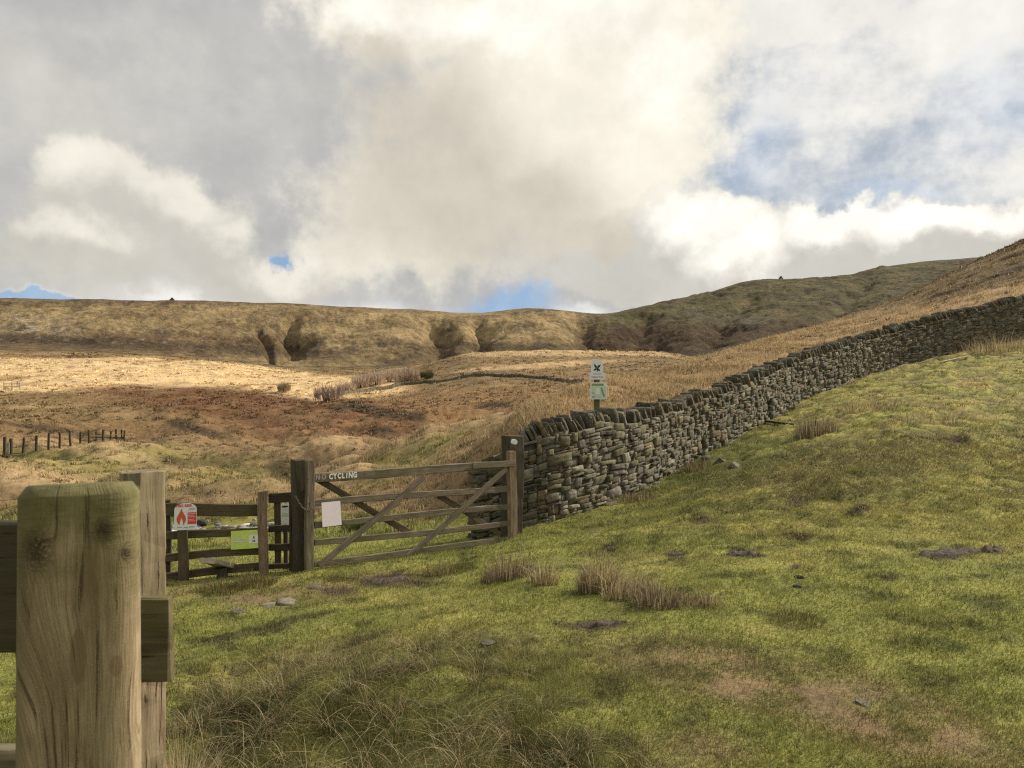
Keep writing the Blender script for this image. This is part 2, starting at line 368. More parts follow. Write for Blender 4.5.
def ground_colour(px, py, Y, x, y, ly, k):
    """k(j): log depth of section knot j for the point"""
    n1 = fbm(x, y, 1.3, 4, 71); n0 = fbm(x, y, 0.35, 3, 75)
    nm = fbm(x, y, 7, 4, 77); nf = fbm(x, y, 60, 5, 79, 0.6); nff = fbm(x, y*0.6, 25, 4, 83, 0.6)
    # foreground turf, yellower up the slope at the right
    c = lerp(C_TURF[None]*np.ones(px.shape+(1,)), C_TURF2, sst(n1+0.6*sst(px, 560, 900)*sst(Y, 5, 9)-0.15*(1-sst(Y, 4, 6)), -0.1, 0.75))
    c = lerp(c, C_DRY, sst(n0+0.5*n1, 0.35, 0.8)*0.6)
    c = lerp(c, C_DRY*np.array([1., 1., .95]), sst(px, 700, 950)*sst(Y, 10, 20)*sst(n1+.2, 0, .8)*0.7)
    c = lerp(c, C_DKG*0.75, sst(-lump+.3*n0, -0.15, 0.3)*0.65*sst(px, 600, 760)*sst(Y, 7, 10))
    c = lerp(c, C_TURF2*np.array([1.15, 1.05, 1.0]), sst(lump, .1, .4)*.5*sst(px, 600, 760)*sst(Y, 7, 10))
    c = lerp(c, np.array([.062, .070, .020]), sst(-n0-.25*n1, .12, .38)*.62)
    c = lerp(c, np.array([.17, .115, .055]), sst(perlin(x*.9, y*1.7, 88)+.5*n0, .25, .6)*.6*sst(px, 600, 780)*sst(Y, 8, 12))
    c = lerp(c, np.array([.085, .105, .026]), ell(px, py, 728, 464, 85, 24, -18, .6, .8*n1)*.75*(Y > 7))
    c = lerp(c, np.array([.115, .100, .038]), ell(px, py, 870, 462, 150, 26, -8, .6, .9*n1)*.6*(Y > 7))
    c = lerp(c, np.array([.150, .125, .055]), ell(px, py, 380, 690, 260, 75, 0, .6, .9*n1+.5*n0)*.22*(Y < 6))
    c = lerp(c, np.array([.045, .042, .020]), np.maximum.reduce([ell(px, py, 240, 722, 42, 26, 0, .5, .9*n0), ell(px, py, 545, 752, 50, 16, 0, .5, .9*n0), ell(px, py, 255, 632, 55, 6, -14, .5, .9*n0), ell(px, py, 300, 618, 40, 4, -12, .5, .9*n0), ell(px, py, 370, 676, 30, 7, 0, .5, .9*n0)])*.8*(Y < 7.5))
    # worn path at the bottom right and by the gate
    wob = 0.5*n1+0.3*n0
    path = np.maximum.reduce([ell(px, py, 760, 682, 130, 30, 12, .5, wob), ell(px, py, 900, 725, 150, 42, 18, .5, wob), ell(px, py, 700, 745, 60, 18, 5, .5, wob)*.7,
        ell(px, py, 290, 594, 75, 12, -4, .5, wob), ell(px, py, 400, 578, 45, 9, 0, .5, wob)*.8, ell(px, py, 470, 640, 70, 14, 0, .5, wob)*.45,
        ell(px, py, 640, 560, 60, 8, 0, .5, wob)*.3, ell(px, py, 170, 592, 60, 12, 0, .5, wob)*.5, ell(px, py, 290, 662, 120, 14, -14, .5, wob)*.6])
    path = path*(Y < 11)*(0.65+0.35*sst(n0, -.3, .3))
    c = lerp(c, C_SOIL*1.3, np.clip(path, 0, 1)*(.55+.4*sst(n0, -.25, .25)))
    soil = np.zeros(px.shape)
    for (cx, cy, rx, ry) in ((597, 625, 32, 5), (610, 549, 9, 3), (676, 555, 12, 3), (742, 554, 16, 4), (795, 566, 4, 3), (888, 579, 8, 3), (956, 553, 28, 6), (990, 550, 14, 4), (385, 581, 34, 7), (340, 592, 20, 5), (800, 535, 15, 4), (700, 520, 14, 4), (960, 440, 12, 5), (800, 500, 14, 4), (860, 510, 12, 4)):
        soil = np.maximum(soil, ell(px, py, cx, cy, rx, ry, 0, .5, 0.9*n0+.3*n1))
    c = lerp(c, C_HEATH*0.9, soil*(Y < 14)*0.9)
    # bank between gate and stream: green, then tussocky tan hummocks
    b1 = sst(ly, k(3)+0.1, k(4)+0.1)
    c2 = lerp(C_TURF[None]*1.15*np.ones(px.shape+(1,)), C_TAN*0.75, sst(nm+0.25*n1+0.9*(sst(py, 545, 480)-0.35)+0.9*sst(px, 480, 560), -0.1, 0.5))
    c = lerp(c, c2, b1)
    b2 = sst(ly, k(5)-0.1, k(6))
    c3 = lerp(C_OLIVE[None]*.80*np.ones(px.shape+(1,)), C_TAN*.95, sst(hum+0.3*n1+.3*nm, -0.3, 0.3))
    c3 = lerp(c3, C_HEATH*1.5, sst(-hum-.4*nm+.2*n1, .12, .40)*.75)
    c3 = lerp(c3, C_SUNLIT_STRAW*.8, sst(hum+.3*n1, .15, .5)*.5)
    gr = np.maximum.reduce([ell(px, py, 60, 462, 130, 13, 6, .5, nm), ell(px, py, 230, 478, 60, 14, 0, .5, nm), ell(px, py, 400, 470, 70, 16, -25, .5, nm), ell(px, py, 150, 455, 80, 10, 0, .5, nm)])
    c3 = lerp(c3, C_TURF*1.15, gr*0.5)
    c3 = lerp(c3, C_SUNLIT_STRAW*0.85, ell(px, py, 40, 482, 90, 14, 12, .6, nm*.5)*.8)
    c3 = lerp(c3, C_SUNLIT_STRAW*0.8, ell(px, py, 60, 438, 110, 9, 14, .6, nm*.5)*.6)
    c3 = lerp(c3, C_DKG*0.75, np.maximum.reduce([ell(px, py, 200, 492, 25, 5, 0, .5, nm), ell(px, py, 285, 470, 18, 8, 0, .5, nm), ell(px, py, 172, 460, 16, 5, 0, .4, nm)])*.7)
    c = lerp(c, c3, b2)
    # the tan shoulder behind the stone wall
    sh = sst(px, 500, 580)*sst(ly, k(4)-0.15, k(4)+0.1)
    c4 = lerp(C_TAN[None]*1.12*np.ones(px.shape+(1,)), C_TAN*np.array([.72, .68, .62]), sst(nm+0.5*n1, -.2, .6))
    upl = poly_y(px, [(760, 330), (820, 322), (900, 308), (1024, 284), (1200, 240), (1500, 170)])
    up = sst(px, 800, 860)*sst(upl-py+5*nm, -3, 6)
    str_ = sst(fbm(x*0.5+y*0.2, y*1.6, 11, 4, 47)*-1+0.25*n1, -0.15, 0.06)
    c4 = lerp(c4, C_OLIVE*.75, up*0.85)
    c4 = lerp(c4, C_HEATH*.9, up*str_*0.92)
    c = lerp(c, c4, sh)
    # middle distance
    b3 = sst(ly, k(7)-0.1, k(7)+0.25)*(1-sh*(1-sst(ly, k(6)+.05, k(6)+.3)))
    c5 = lerp(C_TAN[None]*np.array([.80, .78, .72])*np.ones(px.shape+(1,)), C_OLIVE, sst(nf*0.8+nm*.5, -0.05, 0.45))
    br = np.maximum.reduce([ell(px, py, 250, 403, 190, 17, 5, .5, .8*nf+.25*nm), ell(px, py, 330, 425, 110, 20, 8, .5, .8*nf+.25*nm), ell(px, py, 180, 394, 130, 9, 4, .4, .5*nf)])
    c5 = lerp(c5, C_BRACK*0.95, br*(.45+.45*sst(nm+.4*nf, -.3, .3)))
    c5 = lerp(c5, C_RUST*.8, ell(px, py, 200, 440, 190, 14, 4, .5, nf)*.4)
    c5 = lerp(c5, C_RUST*1.05, sst(px, 350, 430)*(1-sst(px, 640, 720))*sst(py, 432, 415)*sst(py, 386, 394)*(.35+.5*sst(nf, -.3, .4)))
    dk = np.maximum.reduce([ell(px, py, 182, 423, 14, 5, 0, .4, nm*.6), ell(px, py, 205, 432, 22, 4, 10, .4, nm*.6), ell(px, py, 60, 431, 70, 3, 8, .4, nm*.5), ell(px, py, 380, 431, 16, 4, -8, .4, nm*.4), ell(px, py, 378, 411, 44, 5, 10, .4, nm*.6), ell(px, py, 345, 406, 16, 4, -15, .4, nm*.4), ell(px, py, 495, 405, 20, 3, 0, .5, nm)])
    c5 = lerp(c5, C_HEATH*1.05, dk*.85)
    # moor above the distant wall
    mo = sst(px, 395, 470)*sst(py, 386, 378)*(ly < k(11))
    c5 = lerp(c5, lerp(C_TAN[None]*.9*np.ones(px.shape+(1,)), C_OLIVE*.9, sst(nf+.4*nff, -.2, .35)), mo)
    c5 = lerp(c5, C_SUNLIT_STRAW*1.0, mo*(sst(py, 358, 354)*.8+ell(px, py, 520, 367, 90, 2.2, -4, .6, nf)*.8))
    c5 = lerp(c5, C_HEATH*1.3, sst(nff+.5*nm, .28, .6)*.5)
    c5 = lerp(c5, C_SUNLIT_STRAW*.75, sst(-nff+.5*nm, .3, .6)*.4)
    # pale straw meadow; sun through the cloud gap is painted into its colour
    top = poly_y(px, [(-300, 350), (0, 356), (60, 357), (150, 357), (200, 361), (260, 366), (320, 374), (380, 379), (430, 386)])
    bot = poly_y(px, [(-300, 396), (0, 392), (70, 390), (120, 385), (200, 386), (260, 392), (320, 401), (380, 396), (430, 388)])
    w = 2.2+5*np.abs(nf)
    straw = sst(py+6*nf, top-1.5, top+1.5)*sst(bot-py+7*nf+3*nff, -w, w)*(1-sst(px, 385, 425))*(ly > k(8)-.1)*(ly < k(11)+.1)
    c5 = lerp(c5, lerp(C_SUNLIT_STRAW[None]*1.22*np.ones(px.shape+(1,)), C_SUNLIT_STRAW*np.array([.62, .56, .5]), sst(nff+.5*nf, 0.0, .5)), straw)
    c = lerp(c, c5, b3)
    # belt above it and the escarpment
    b4 = sst(ly, k(10)+0.05, k(10)+0.2)*sst(top-py, -1, 3)
    b4 = np.maximum(b4, sst(ly, k(11)-.08, k(11)+.02))
    c6 = lerp(C_OLIVE[None]*.98*np.ones(px.shape+(1,)), C_HEATH*1.3, sst(nf*1.0+1.0*nff, -0.1, 0.45)*.85)
    c6 = lerp(c6, C_OLIVE*1.35, sst(-nf+.6*nff, 0.1, .6)*.6)
    c6 = lerp(c6, C_HEATH*np.array([1.6, 1.3, 1.1]), (1-sst(py, 348, 354))*sst(py, 330, 338)*(1-sst(px, 240, 330))*(.55))
    c6 = lerp(c6, C_HEATH*1.25, (1-sst(px, 330, 360))*sst(py-(336+px*.05), -6, 0)*(1-sst(py-(336+px*.05), 3, 12))*.75)  # shadow along the left escarpment foot, painted as darker ground
    c6 = lerp(c6, C_HEATH*1.2, sst(px, 380, 430)*sst(py, 340, 347)*.7)  # shadowed foot farther right, also painted dark
    c6 = lerp(c6, C_HEATH*1.3, (1-sst(py, 301, 306))*(px < 420)*.5)
    c6 = lerp(c6, C_ROCK*1.1, ell(px, py, 25, 323, 60, 9, 5, .6, 0)*sst(fbm(x, y, 7, 3, 91), .05, .15)*.95)
    c6 = lerp(c6, C_ROCK*.9, sst(fbm(x, y, 9, 3, 93), .30, .42)*(px < 600)*.6*sst(py, 352, 340))
    c6 = lerp(c6, C_HEATH*.9, sst(fbm(x, y, 14, 4, 95, .65), .12, .35)*.55)
    c6 = lerp(c6, C_OLIVE*1.45, sst(px, 285, 320)*(1-sst(px, 560, 590))*sst(py, 308, 316)*(1-sst(py, 333, 346))*(.35+.4*sst(-nf, -.2, .3)))  # sunlit bluff faces: the light is put into the colour
    c6 = lerp(c6, C_OLIVE*1.3, (1-sst(px, 230, 290))*sst(py, 304, 310)*(1-sst(py, 322, 334))*(.3+.4*sst(-nf, -.2, .3)))  # same painted sunlight on the left bluffs
    dark = sst(px+ (py-320)*0.4, 570, 625)
    c7 = lerp(C_DKG[None]*1.15*np.ones(px.shape+(1,)), C_HEATH, sst(nf*1.2+.6*nff, -.15, .45)*.85)
    c7 = lerp(c7, C_OLIVE*.75, sst(-nf+.4*nff, 0., .5)*.5*sst(px, 640, 760))
    c7 = lerp(c7, C_HEATH*np.array([1.1, .95, .9]), sst(py-(322-(px-700)*.02), -6, 8)*.8)
    c7 = lerp(c7, C_ROCK*.6, ell(px, py, 735, 319, 40, 6, 5, .5, nf)*.25)
    c6 = lerp(c6, c7, dark)
    c = lerp(c, c6, b4)
    v = 1+0.22*n0*(Y < 40)+0.16*np.where(Y > 40, fbm(x, y, 4, 4, 97), 0)+0.15*np.where(Y > 300, nff, 0)
    lit = np.clip(sst(ly, k(4), k(5))*(ly < k(10)), 0, 1)      # dead thatch and peat between the tussocks
    return np.clip(c*v[..., None], 0.004, 0.9), lit
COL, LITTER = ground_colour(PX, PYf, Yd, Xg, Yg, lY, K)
bl = (back*sst(RR, .3, .31)[None, :])[..., None]
COL = COL*(1-bl)+bl*C_TURF2*1.0
def colour_at(x, y):
    """colour of the ground cover under (x, y)"""
    th = np.arctan2(x, y); lr = np.log(np.hypot(x, y))
    i = np.clip(np.searchsorted(TH, th), 0, len(TH)-1); j = np.clip(np.searchsorted(LR, lr), 0, len(LR)-1)
    return COL[i, j]

# ---------------------------------------------------------------- mesh helpers
def set_props(o, label=None, cat=None, group=None, kind=None):
    if label: o['label'] = label
    if cat: o['category'] = cat
    if group: o['group'] = group
    if kind: o['kind'] = kind
    return o
def link(o, parent=None):
    sc.collection.objects.link(o)
    if parent is not None: o.parent = parent
    return o
def mesh_np(name, V, loops, sizes, cols=None, smooth=True):
    me = bpy.data.meshes.new(name)
    V = np.ascontiguousarray(V, dtype=np.float32); loops = np.ascontiguousarray(loops, dtype=np.int32); sizes = np.ascontiguousarray(sizes, dtype=np.int32)
    me.vertices.add(len(V)); me.vertices.foreach_set('co', V.ravel())
    me.loops.add(len(loops)); me.loops.foreach_set('vertex_index', loops)
    me.polygons.add(len(sizes))
    st = np.zeros(len(sizes), np.int32); st[1:] = np.cumsum(sizes)[:-1]
    me.polygons.foreach_set('loop_start', st); me.polygons.foreach_set('loop_total', sizes)
    if smooth: me.polygons.foreach_set('use_smooth', np.ones(len(sizes), bool))
    me.update(calc_edges=True)
    if cols is not None:
        a = me.color_attributes.new('Col', 'FLOAT_COLOR', 'POINT')
        c4 = np.ones((len(V), 4), np.float32); c4[:, :3] = cols
        a.data.foreach_set('color', c4.ravel())
    return me

def mat(name):
    m = bpy.data.materials.new(name); m.use_nodes = True
    nt = m.node_tree; nt.nodes.clear()
    out = nt.nodes.new('ShaderNodeOutputMaterial'); p = nt.nodes.new('ShaderNodeBsdfPrincipled')
    nt.links.new(p.outputs[0], out.inputs[0])
    b = NB(nt); b.p = p; b.out = out
    return m, b
def vcol(b, name='Col'):
    n = b.n.new('ShaderNodeVertexColor'); n.layer_name = name; return n.outputs[0]
def objc(b):
    return b.n.new('ShaderNodeTexCoord').outputs['Object']

# ground material
M_ground, b = mat('moorland_ground')
pos = b.n.new('ShaderNodeNewGeometry').outputs['Position']
dist = b.vm('LENGTH', pos); dist = b.n[-1].outputs['Value'] if False else [n for n in b.n if n.type == 'VECT_MATH'][-1].outputs['Value']
fine = b.noise(pos, 28, 5, 0.65); medn = b.noise(pos, 2.2, 6, 0.6); far = b.noise(pos, 0.16, 8, 0.65); vfar = b.noise(pos, 0.03, 9, 0.68)
wn = b.ss(dist, 8, 30, 1, 0); wf = b.ss(dist, 120, 500)
var = b.add(b.mul(b.mul(b.sub(fine, .5), wn), 1.3), b.mul(b.sub(medn, .5), 1.3))
var = b.add(var, b.mul(b.sub(far, .5), b.ss(dist, 15, 80, 0, 1.5)))
var = b.add(var, b.mul(b.sub(vfar, .5), b.ss(dist, 250, 700, 0, 2.0)))
vf2 = b.noise(pos, 0.11, 6, 0.75); var = b.add(var, b.mul(b.sub(vf2, .5), b.ss(dist, 150, 600, 0, 2.2)))
k = b.m('MAXIMUM', b.add(1.0, var), 0.28)
col = b.mix(1.0, vcol(b), b.comb(k, k, k), 'MULTIPLY')
hue = b.mix(b.ss(medn, .3, .7, 0, .35), col, b.mix(1.0, col, (1.15, .92, .8), 'MULTIPLY'))
b.put(b.p.inputs['Base Color'], hue)
b.p.inputs['Roughness'].default_value = 0.95; b.p.inputs['Specular IOR Level'].default_value = 0.1
h = b.add(b.mul(fine, b.mul(wn, 0.03)), b.mul(medn, 0.12)); h = b.add(h, b.mul(far, b.ss(dist, 15, 120, 0, 1.6)))
h = b.add(h, b.mul(vfar, b.ss(dist, 250, 700, 0, 14)))
h = b.add(h, b.mul(vf2, b.ss(dist, 250, 700, 0, 7)))
b.put(b.p.inputs['Normal'], b.bump(h, 0.8, 1.0))

def build_ground():
    C, R = Xg.shape
    V = np.stack([Xg, Yg, ZN], -1).reshape(-1, 3)
    i = np.arange(C-1)[:, None]*R+np.arange(R-1)[None, :]
    q = np.stack([i, i+1, i+R+1, i+R], -1).reshape(-1, 4)[:, ::-1]
    # the seam behind the viewer: first and last bearing coincide; and the small hole underfoot
    V = np.vstack([V, [[0, 0, 0.0]]]); hub = len(V)-1
    tri = np.stack([np.full(C-1, hub), np.arange(1, C)*R, np.arange(0, C-1)*R], -1)
    loops = np.concatenate([q.ravel(), tri.ravel()]); sizes = np.concatenate([np.full(len(q), 4), np.full(len(tri), 3)])
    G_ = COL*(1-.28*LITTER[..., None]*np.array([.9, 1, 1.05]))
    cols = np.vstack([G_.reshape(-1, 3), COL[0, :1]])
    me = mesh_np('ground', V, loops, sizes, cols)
    me.materials.append(M_ground)
    o = link(bpy.data.objects.new('ground', me)); set_props(o, kind='structure')
    return o
build_ground()

# ---------------------------------------------------------------- timber helpers
class MB:
    def __init__(self): self.v = []; self.f = []; self.uv = []; self.c = []
    def add(self, vs, fs, uvs=None, col=None):
        o = len(self.v); self.v += [tuple(v) for v in vs]
        self.f += [tuple(i+o for i in f) for f in fs]
        self.uv += (uvs if uvs else [(v[0], v[1]) for v in vs])
        if col is not None: self.c += [col]*len(vs)
    def build(self, name, m, parent=None, smooth=False, loc=None):
        me = bpy.data.meshes.new(name)
        off = Vector(loc) if loc is not None else Vector((0, 0, 0))
        me.from_pydata([tuple(Vector(v)-off) for v in self.v], [], self.f)
        uvl = me.uv_layers.new(name='UVMap')
        vi = np.zeros(len(me.loops), np.int32); me.loops.foreach_get('vertex_index', vi)
        uvl.data.foreach_set('uv', np.array(self.uv, np.float32)[vi].ravel())
        if self.c:
            a = me.color_attributes.new('Col', 'FLOAT_COLOR', 'POINT')
            c4 = np.ones((len(self.v), 4), np.float32); c4[:, :3] = np.array(self.c); a.data.foreach_set('color', c4.ravel())
        if smooth: me.polygons.foreach_set('use_smooth', np.ones(len(me.polygons), bool))
        me.materials.append(m); me.update()
        o = bpy.data.objects.new(name, me); link(o)
        o.location = off
        if parent is not None:
            o.parent = parent; o.location = off-Vector(parent.location)
        return o
rnd = random.Random(7)
def beam(mb, A, B, n, w, d, ch=0.006, wob=0.0025, col=None, seg=None, taper=(1, 1)):
    """weathered timber from A to B: w across the face, d along the normal n"""
    A = Vector(A); B = Vector(B); t = (B-A); L = t.length; t.normalize()
    n = Vector(n); n = (n-t*n.dot(t)).normalized(); s = t.cross(n).normalized()
    k = seg or max(3, int(L/0.12)); u0 = rnd.random()*50; v0 = rnd.random()*50
    cs = [(-w/2+ch, -d/2), (w/2-ch, -d/2), (w/2, -d/2+ch), (w/2, d/2-ch), (w/2-ch, d/2), (-w/2+ch, d/2), (-w/2, d/2-ch), (-w/2, -d/2+ch)]
    per = [0, w, w+.01, w+d, w+d+.01, 2*w+d, 2*w+d+.01, 2*w+2*d]
    vs = []; uv = []; fs = []
    for i in range(k+1):
        q = i/k; sc_ = taper[0]*(1-q)+taper[1]*q
        bx = math.sin(q*5+u0)*wob*1.5; by = math.cos(q*4+v0)*wob
        for (a, c), p in zip(cs, per):
            j1 = (rnd.random()-.5)*wob; j2 = (rnd.random()-.5)*wob
            e = 0 if 0 < i < k else (rnd.random()-.5)*wob*2.5
            vs.append(A+t*(L*q+e)+s*(a*sc_+bx+j1)+n*(c*sc_+by+j2)); uv.append((u0+L*q, v0+p))
    for i in range(k):
        for j in range(8):
            a = i*8+j; b_ = i*8+(j+1) % 8
            fs.append((a, b_, b_+8, a+8))
    fs.append(tuple(range(7, -1, -1))); fs.append(tuple(k*8+j for j in range(8)))
    mb.add(vs, fs, uv, col)
def timber(name, m, parent, A, B, n, w, d, **k):
    mb = MB(); beam(mb, A, B, n, w, d, **k); return mb.build(name, m, parent, loc=A)
def empty(name, loc, label, cat, group=None):
    o = link(bpy.data.objects.new(name, None)); o.location = loc; o.empty_display_size = 0.2
    set_props(o, label, cat, group); return o

def wood_mat(name, light, dark, algae=0.3, green=(.10, .11, .035), fis=1.0, sc1=1.0):
    m, b = mat(name)
    uv = b.n.new('ShaderNodeUVMap').outputs[0]
    st = b.vm('MULTIPLY', uv, (6*sc1, 85*sc1, 1)); st2 = b.vm('MULTIPLY', uv, (2.0*sc1, 22*sc1, 1))
    g1 = b.noise(st, 1, 6, .65, .6); g2 = b.noise(st2, 1, 5, .6, 1.2)
    pos = b.n.new('ShaderNodeNewGeometry').outputs['Position']
    blo = b.noise(pos, 6, 5, .6); blo2 = b.noise(pos, 1.7, 3, .6)
    f = b.ss(b.add(b.mul(g1, .55), b.mul(g2, .55)), .38, .70)
    c = b.mix(f, dark, light)
    crack = b.ss(g1, .30, .40); c = b.mix(b.mul(b.sub(1.0, crack), .8*fis), c, tuple(x*.25 for x in dark))
    c = b.mix(b.ss(blo, .35, .7, 0, .45), c, tuple(x*.55 for x in light))
    c = b.mix(b.mul(b.ss(b.add(b.mul(blo, .5), b.mul(blo2, .6)), .45, .68), algae), c, green)
    b.put(b.p.inputs['Base Color'], c); b.p.inputs['Roughness'].default_value = .85; b.p.inputs['Specular IOR Level'].default_value = .2
    h = b.add(b.mul(crack, .6), b.mul(g2, .5))
    b.put(b.p.inputs['Normal'], b.bump(h, .8*fis, .006))
    return m
M_gate = wood_mat('weathered_grey_timber', (.225, .182, .128), (.080, .061, .042), .35)
M_gatedark = wood_mat('dark_timber', (.085, .067, .042), (.028, .022, .015), .35, (.045, .048, .022))
M_fence = wood_mat('brown_fence_timber', (.14, .10, .058), (.05, .036, .022), .35, (.08, .085, .03))
M_fencepale = wood_mat('pale_fence_timber', (.28, .20, .125), (.12, .08, .05), .2)
M_pale = wood_mat('pale_dry_timber', (.55, .47, .34), (.3, .24, .16), .05)
def flat_mat(name, c, rough=.6, noise_amt=.15, scale=40, metal=0):
    m, b = mat(name); pos = objc(b)
    n = b.noise(pos, scale, 4, .6); k = b.ss(n, .3, .7, 1-noise_amt, 1+noise_amt)
    b.put(b.p.inputs['Base Color'], b.mix(1.0, c, b.comb(k, k, k), 'MULTIPLY')); b.p.inputs['Roughness'].default_value = rough
    b.p.inputs['Metallic'].default_value = metal; b.p.inputs['Specular IOR Level'].default_value = .3
    return m

# stone
M_stone, b = mat('gritstone'); pos = b.n.new('ShaderNodeNewGeometry').outputs['Position']
n1 = b.noise(pos, 14, 6, .65); n2 = b.noise(pos, 60, 4, .6); n3 = b.noise(pos, 3.0, 4, .6); n4 = b.noise(pos, 32, 3, .5)
c = b.mix(1.0, vcol(b), b.mix(b.ss(n1, .3, .7), (.62, .60, .58), (1.3, 1.28, 1.2)), 'MULTIPLY')
c = b.mix(b.mul(b.ss(n3, .45, .65), b.ss(n1, .4, .6, .05, .45)), c, (.105, .098, .050))
c = b.mix(b.ss(n4, .63, .70, 0, .6), c, (.33, .33, .27))
b.put(b.p.inputs['Base Color'], c); b.p.inputs['Roughness'].default_value = .92; b.p.inputs['Specular IOR Level'].default_value = .15
b.put(b.p.inputs['Normal'], b.bump(b.add(b.mul(n1, .6), b.mul(n2, .3)), .9, .02))
M_core = flat_mat('wall_core_rubble', (.036, .031, .024), .95)

def _cube_grid(n=4):
    """surface points and quads of a cube in -1..1 with n points along an edge"""
    idx = {}; V = []; Fc = []
    def vid(p):
        key = tuple(np.round(p, 5))
        if key not in idx: idx[key] = len(V); V.append(p)
        return idx[key]
    g = np.linspace(-1, 1, n)
    for ax in range(3):
        for sgn in (-1, 1):
            for i in range(n-1):
                for j in range(n-1):
                    q = []
                    for (a, c_) in ((i, j), (i+1, j), (i+1, j+1), (i, j+1)):
                        p = [0, 0, 0]; p[ax] = sgn; p[(ax+1) % 3] = g[a]; p[(ax+2) % 3] = g[c_]; q.append(vid(tuple(p)))
                    Fc.append(q if sgn > 0 else q[::-1])
    return np.array(V, float), np.array(Fc)
CV, CF = _cube_grid(4)
rs = np.random.RandomState(5)
def stones_np(specs, rough=0.08, rnd_=0.06):
    """specs: (M,) list of (centre s,h,d , half sizes a,b,c , roll) -> verts (M,K,3) in wall coordinates"""
    M = len(specs); K_ = len(CV)
    S = np.array([sp[:6] for sp in specs]); roll = np.array([sp[6] for sp in specs])
    r = np.linalg.norm(CV, axis=1); r4 = (np.abs(CV)**5).sum(1)**(1/5.)
    P = CV/r4[:, None]*1.0                                      # pillow-cornered block
    P = (1-rnd_)*CV+rnd_*P
    V = np.broadcast_to(P, (M, K_, 3)).copy()
    # every corner shifted by its own amount (trilinear), plus fine chips
    cj = rs.uniform(-1, 1, (M, 8, 3))*np.array([.11, .17, .14])
    w = []
    for q in range(8):
        sg = np.array([1 if q & 1 else -1, 1 if q & 2 else -1, 1 if q & 4 else -1])
        w.append(((1+CV*sg)/2).prod(1))
    w = np.array(w).T
    V += np.einsum('kq,mqa->mka', w, cj)
    V += rs.uniform(-1, 1, (M, K_, 3))*rough*np.array([.5, .6, .7])
    V *= S[:, None, 3:6]
    c, s = np.cos(roll)[:, None], np.sin(roll)[:, None]
    x = V[:, :, 0]*c-V[:, :, 1]*s; y = V[:, :, 0]*s+V[:, :, 1]*c
    V[:, :, 0] = x; V[:, :, 1] = y
    V += S[:, None, :3]
    return V
def stones_mesh(name, V, cols, m, parent=None, loc=None):
    M, K_ = V.shape[:2]
    Fm = (CF[None]+np.arange(M)[:, None, None]*K_).reshape(-1, 4)
    P = V.reshape(-1, 3)
    if loc is not None: P = P-np.array(loc)
    me = mesh_np(name, P, Fm.ravel(), np.full(len(Fm), 4), np.repeat(cols, K_, axis=0), smooth=False)
    me.materials.append(m); o = link(bpy.data.objects.new(name, me))
    if loc is not None: o.location = loc
    if parent is not None:
        o.parent = parent; o.location = Vector(loc or (0, 0, 0))-Vector(parent.location)
    return o
def stone_cols(n, lo=.09, hi=.20):
    base = rs.uniform(lo, hi, n)[:, None]*np.array([[1.0, .93, .76]])
    t = rs.uniform(0, 1, n)[:, None]
    base = np.where(t > .8, base*np.array([[1.25, 1.22, 1.1]]), base)
    base = np.where(t < .25, base*np.array([[.92, .92, .70]]), base)
    base = np.where((t > .25) & (t < .40), base*np.array([[1.05, .86, .66]]), base)
    return base

# ---------------------------------------------------------------- dry stone wall climbing the hillside
WP = [(476, 11.30), (500, 11.12), (530, 11.05), (560, 11.2), (600, 12.0), (640, 13.0), (700, 16.2), (760, 19.0), (800, 22.2), (826, 23.5), (870, 25.9), (900, 27.0), (960, 28.5), (1024, 30.0), (1110, 32.0), (1200, 34.0)]
wx = np.array([(p-512)/F*Y for p, Y in WP]); wy = np.array([Y for p, Y in WP])
seg_l = np.concatenate([[0], np.cumsum(np.hypot(np.diff(wx), np.diff(wy)))])
SS = np.arange(0, seg_l[-1], 0.05)
gx = np.interp(SS, seg_l, wx); gy = np.interp(SS, seg_l, wy)
def smooth(a, k):
    w_ = np.hanning(2*k+1); w_ /= w_.sum(); p = np.concatenate([2*a[0]-a[1:k+1][::-1], a, 2*a[-1]-a[-k-1:-1][::-1]]); return np.convolve(p, w_, 'valid')
gx = smooth(gx, 18); gy = smooth(gy, 18)
SL = np.concatenate([[0], np.cumsum(np.hypot(np.diff(gx), np.diff(gy)))])
WL = SL[-1]
bz = smooth(ground(gx, gy), 12)
tx = np.gradient(gx, SL); ty = np.gradient(gy, SL); tl = np.hypot(tx, ty); tx /= tl; ty /= tl
def s_of_px(px): return float(np.interp(px, 512+F*gx/gy, SL))
topvar = fbm(SL, SL*0+3, 2.4, 3, 5)*0.07
S_COPE = s_of_px(529)
face_h = np.where(SL < S_COPE, 1.16, 1.20)+topvar+np.interp(512+F*gx/gy, [476, 530, 600, 660, 700, 830, 900, 960, 1024, 1200], [.08, .15, .15, .06, .02, 0, .10, .25, .42, .5])
def wallmap(P, thick_base=.64):
    """P (...,3) = (s along, h above foot, d from middle) -> world"""
    s, h, d = P[..., 0], P[..., 1], P[..., 2]
    x = np.interp(s, SL, gx); y = np.interp(s, SL, gy); z = np.interp(s, SL, bz)
    a = np.interp(s, SL, tx); c_ = np.interp(s, SL, ty); q = np.hypot(a, c_); a = a/q; c_ = c_/q
    over = np.where(s < 0, s, np.where(s > WL, s-WL, 0))
    # n points to the viewer's side; the base line is the foot of the near face
    dd = d-thick_base/2
    return np.stack([x+c_*dd+a*over, y-a*dd+c_*over, z-0.12+h], -1)
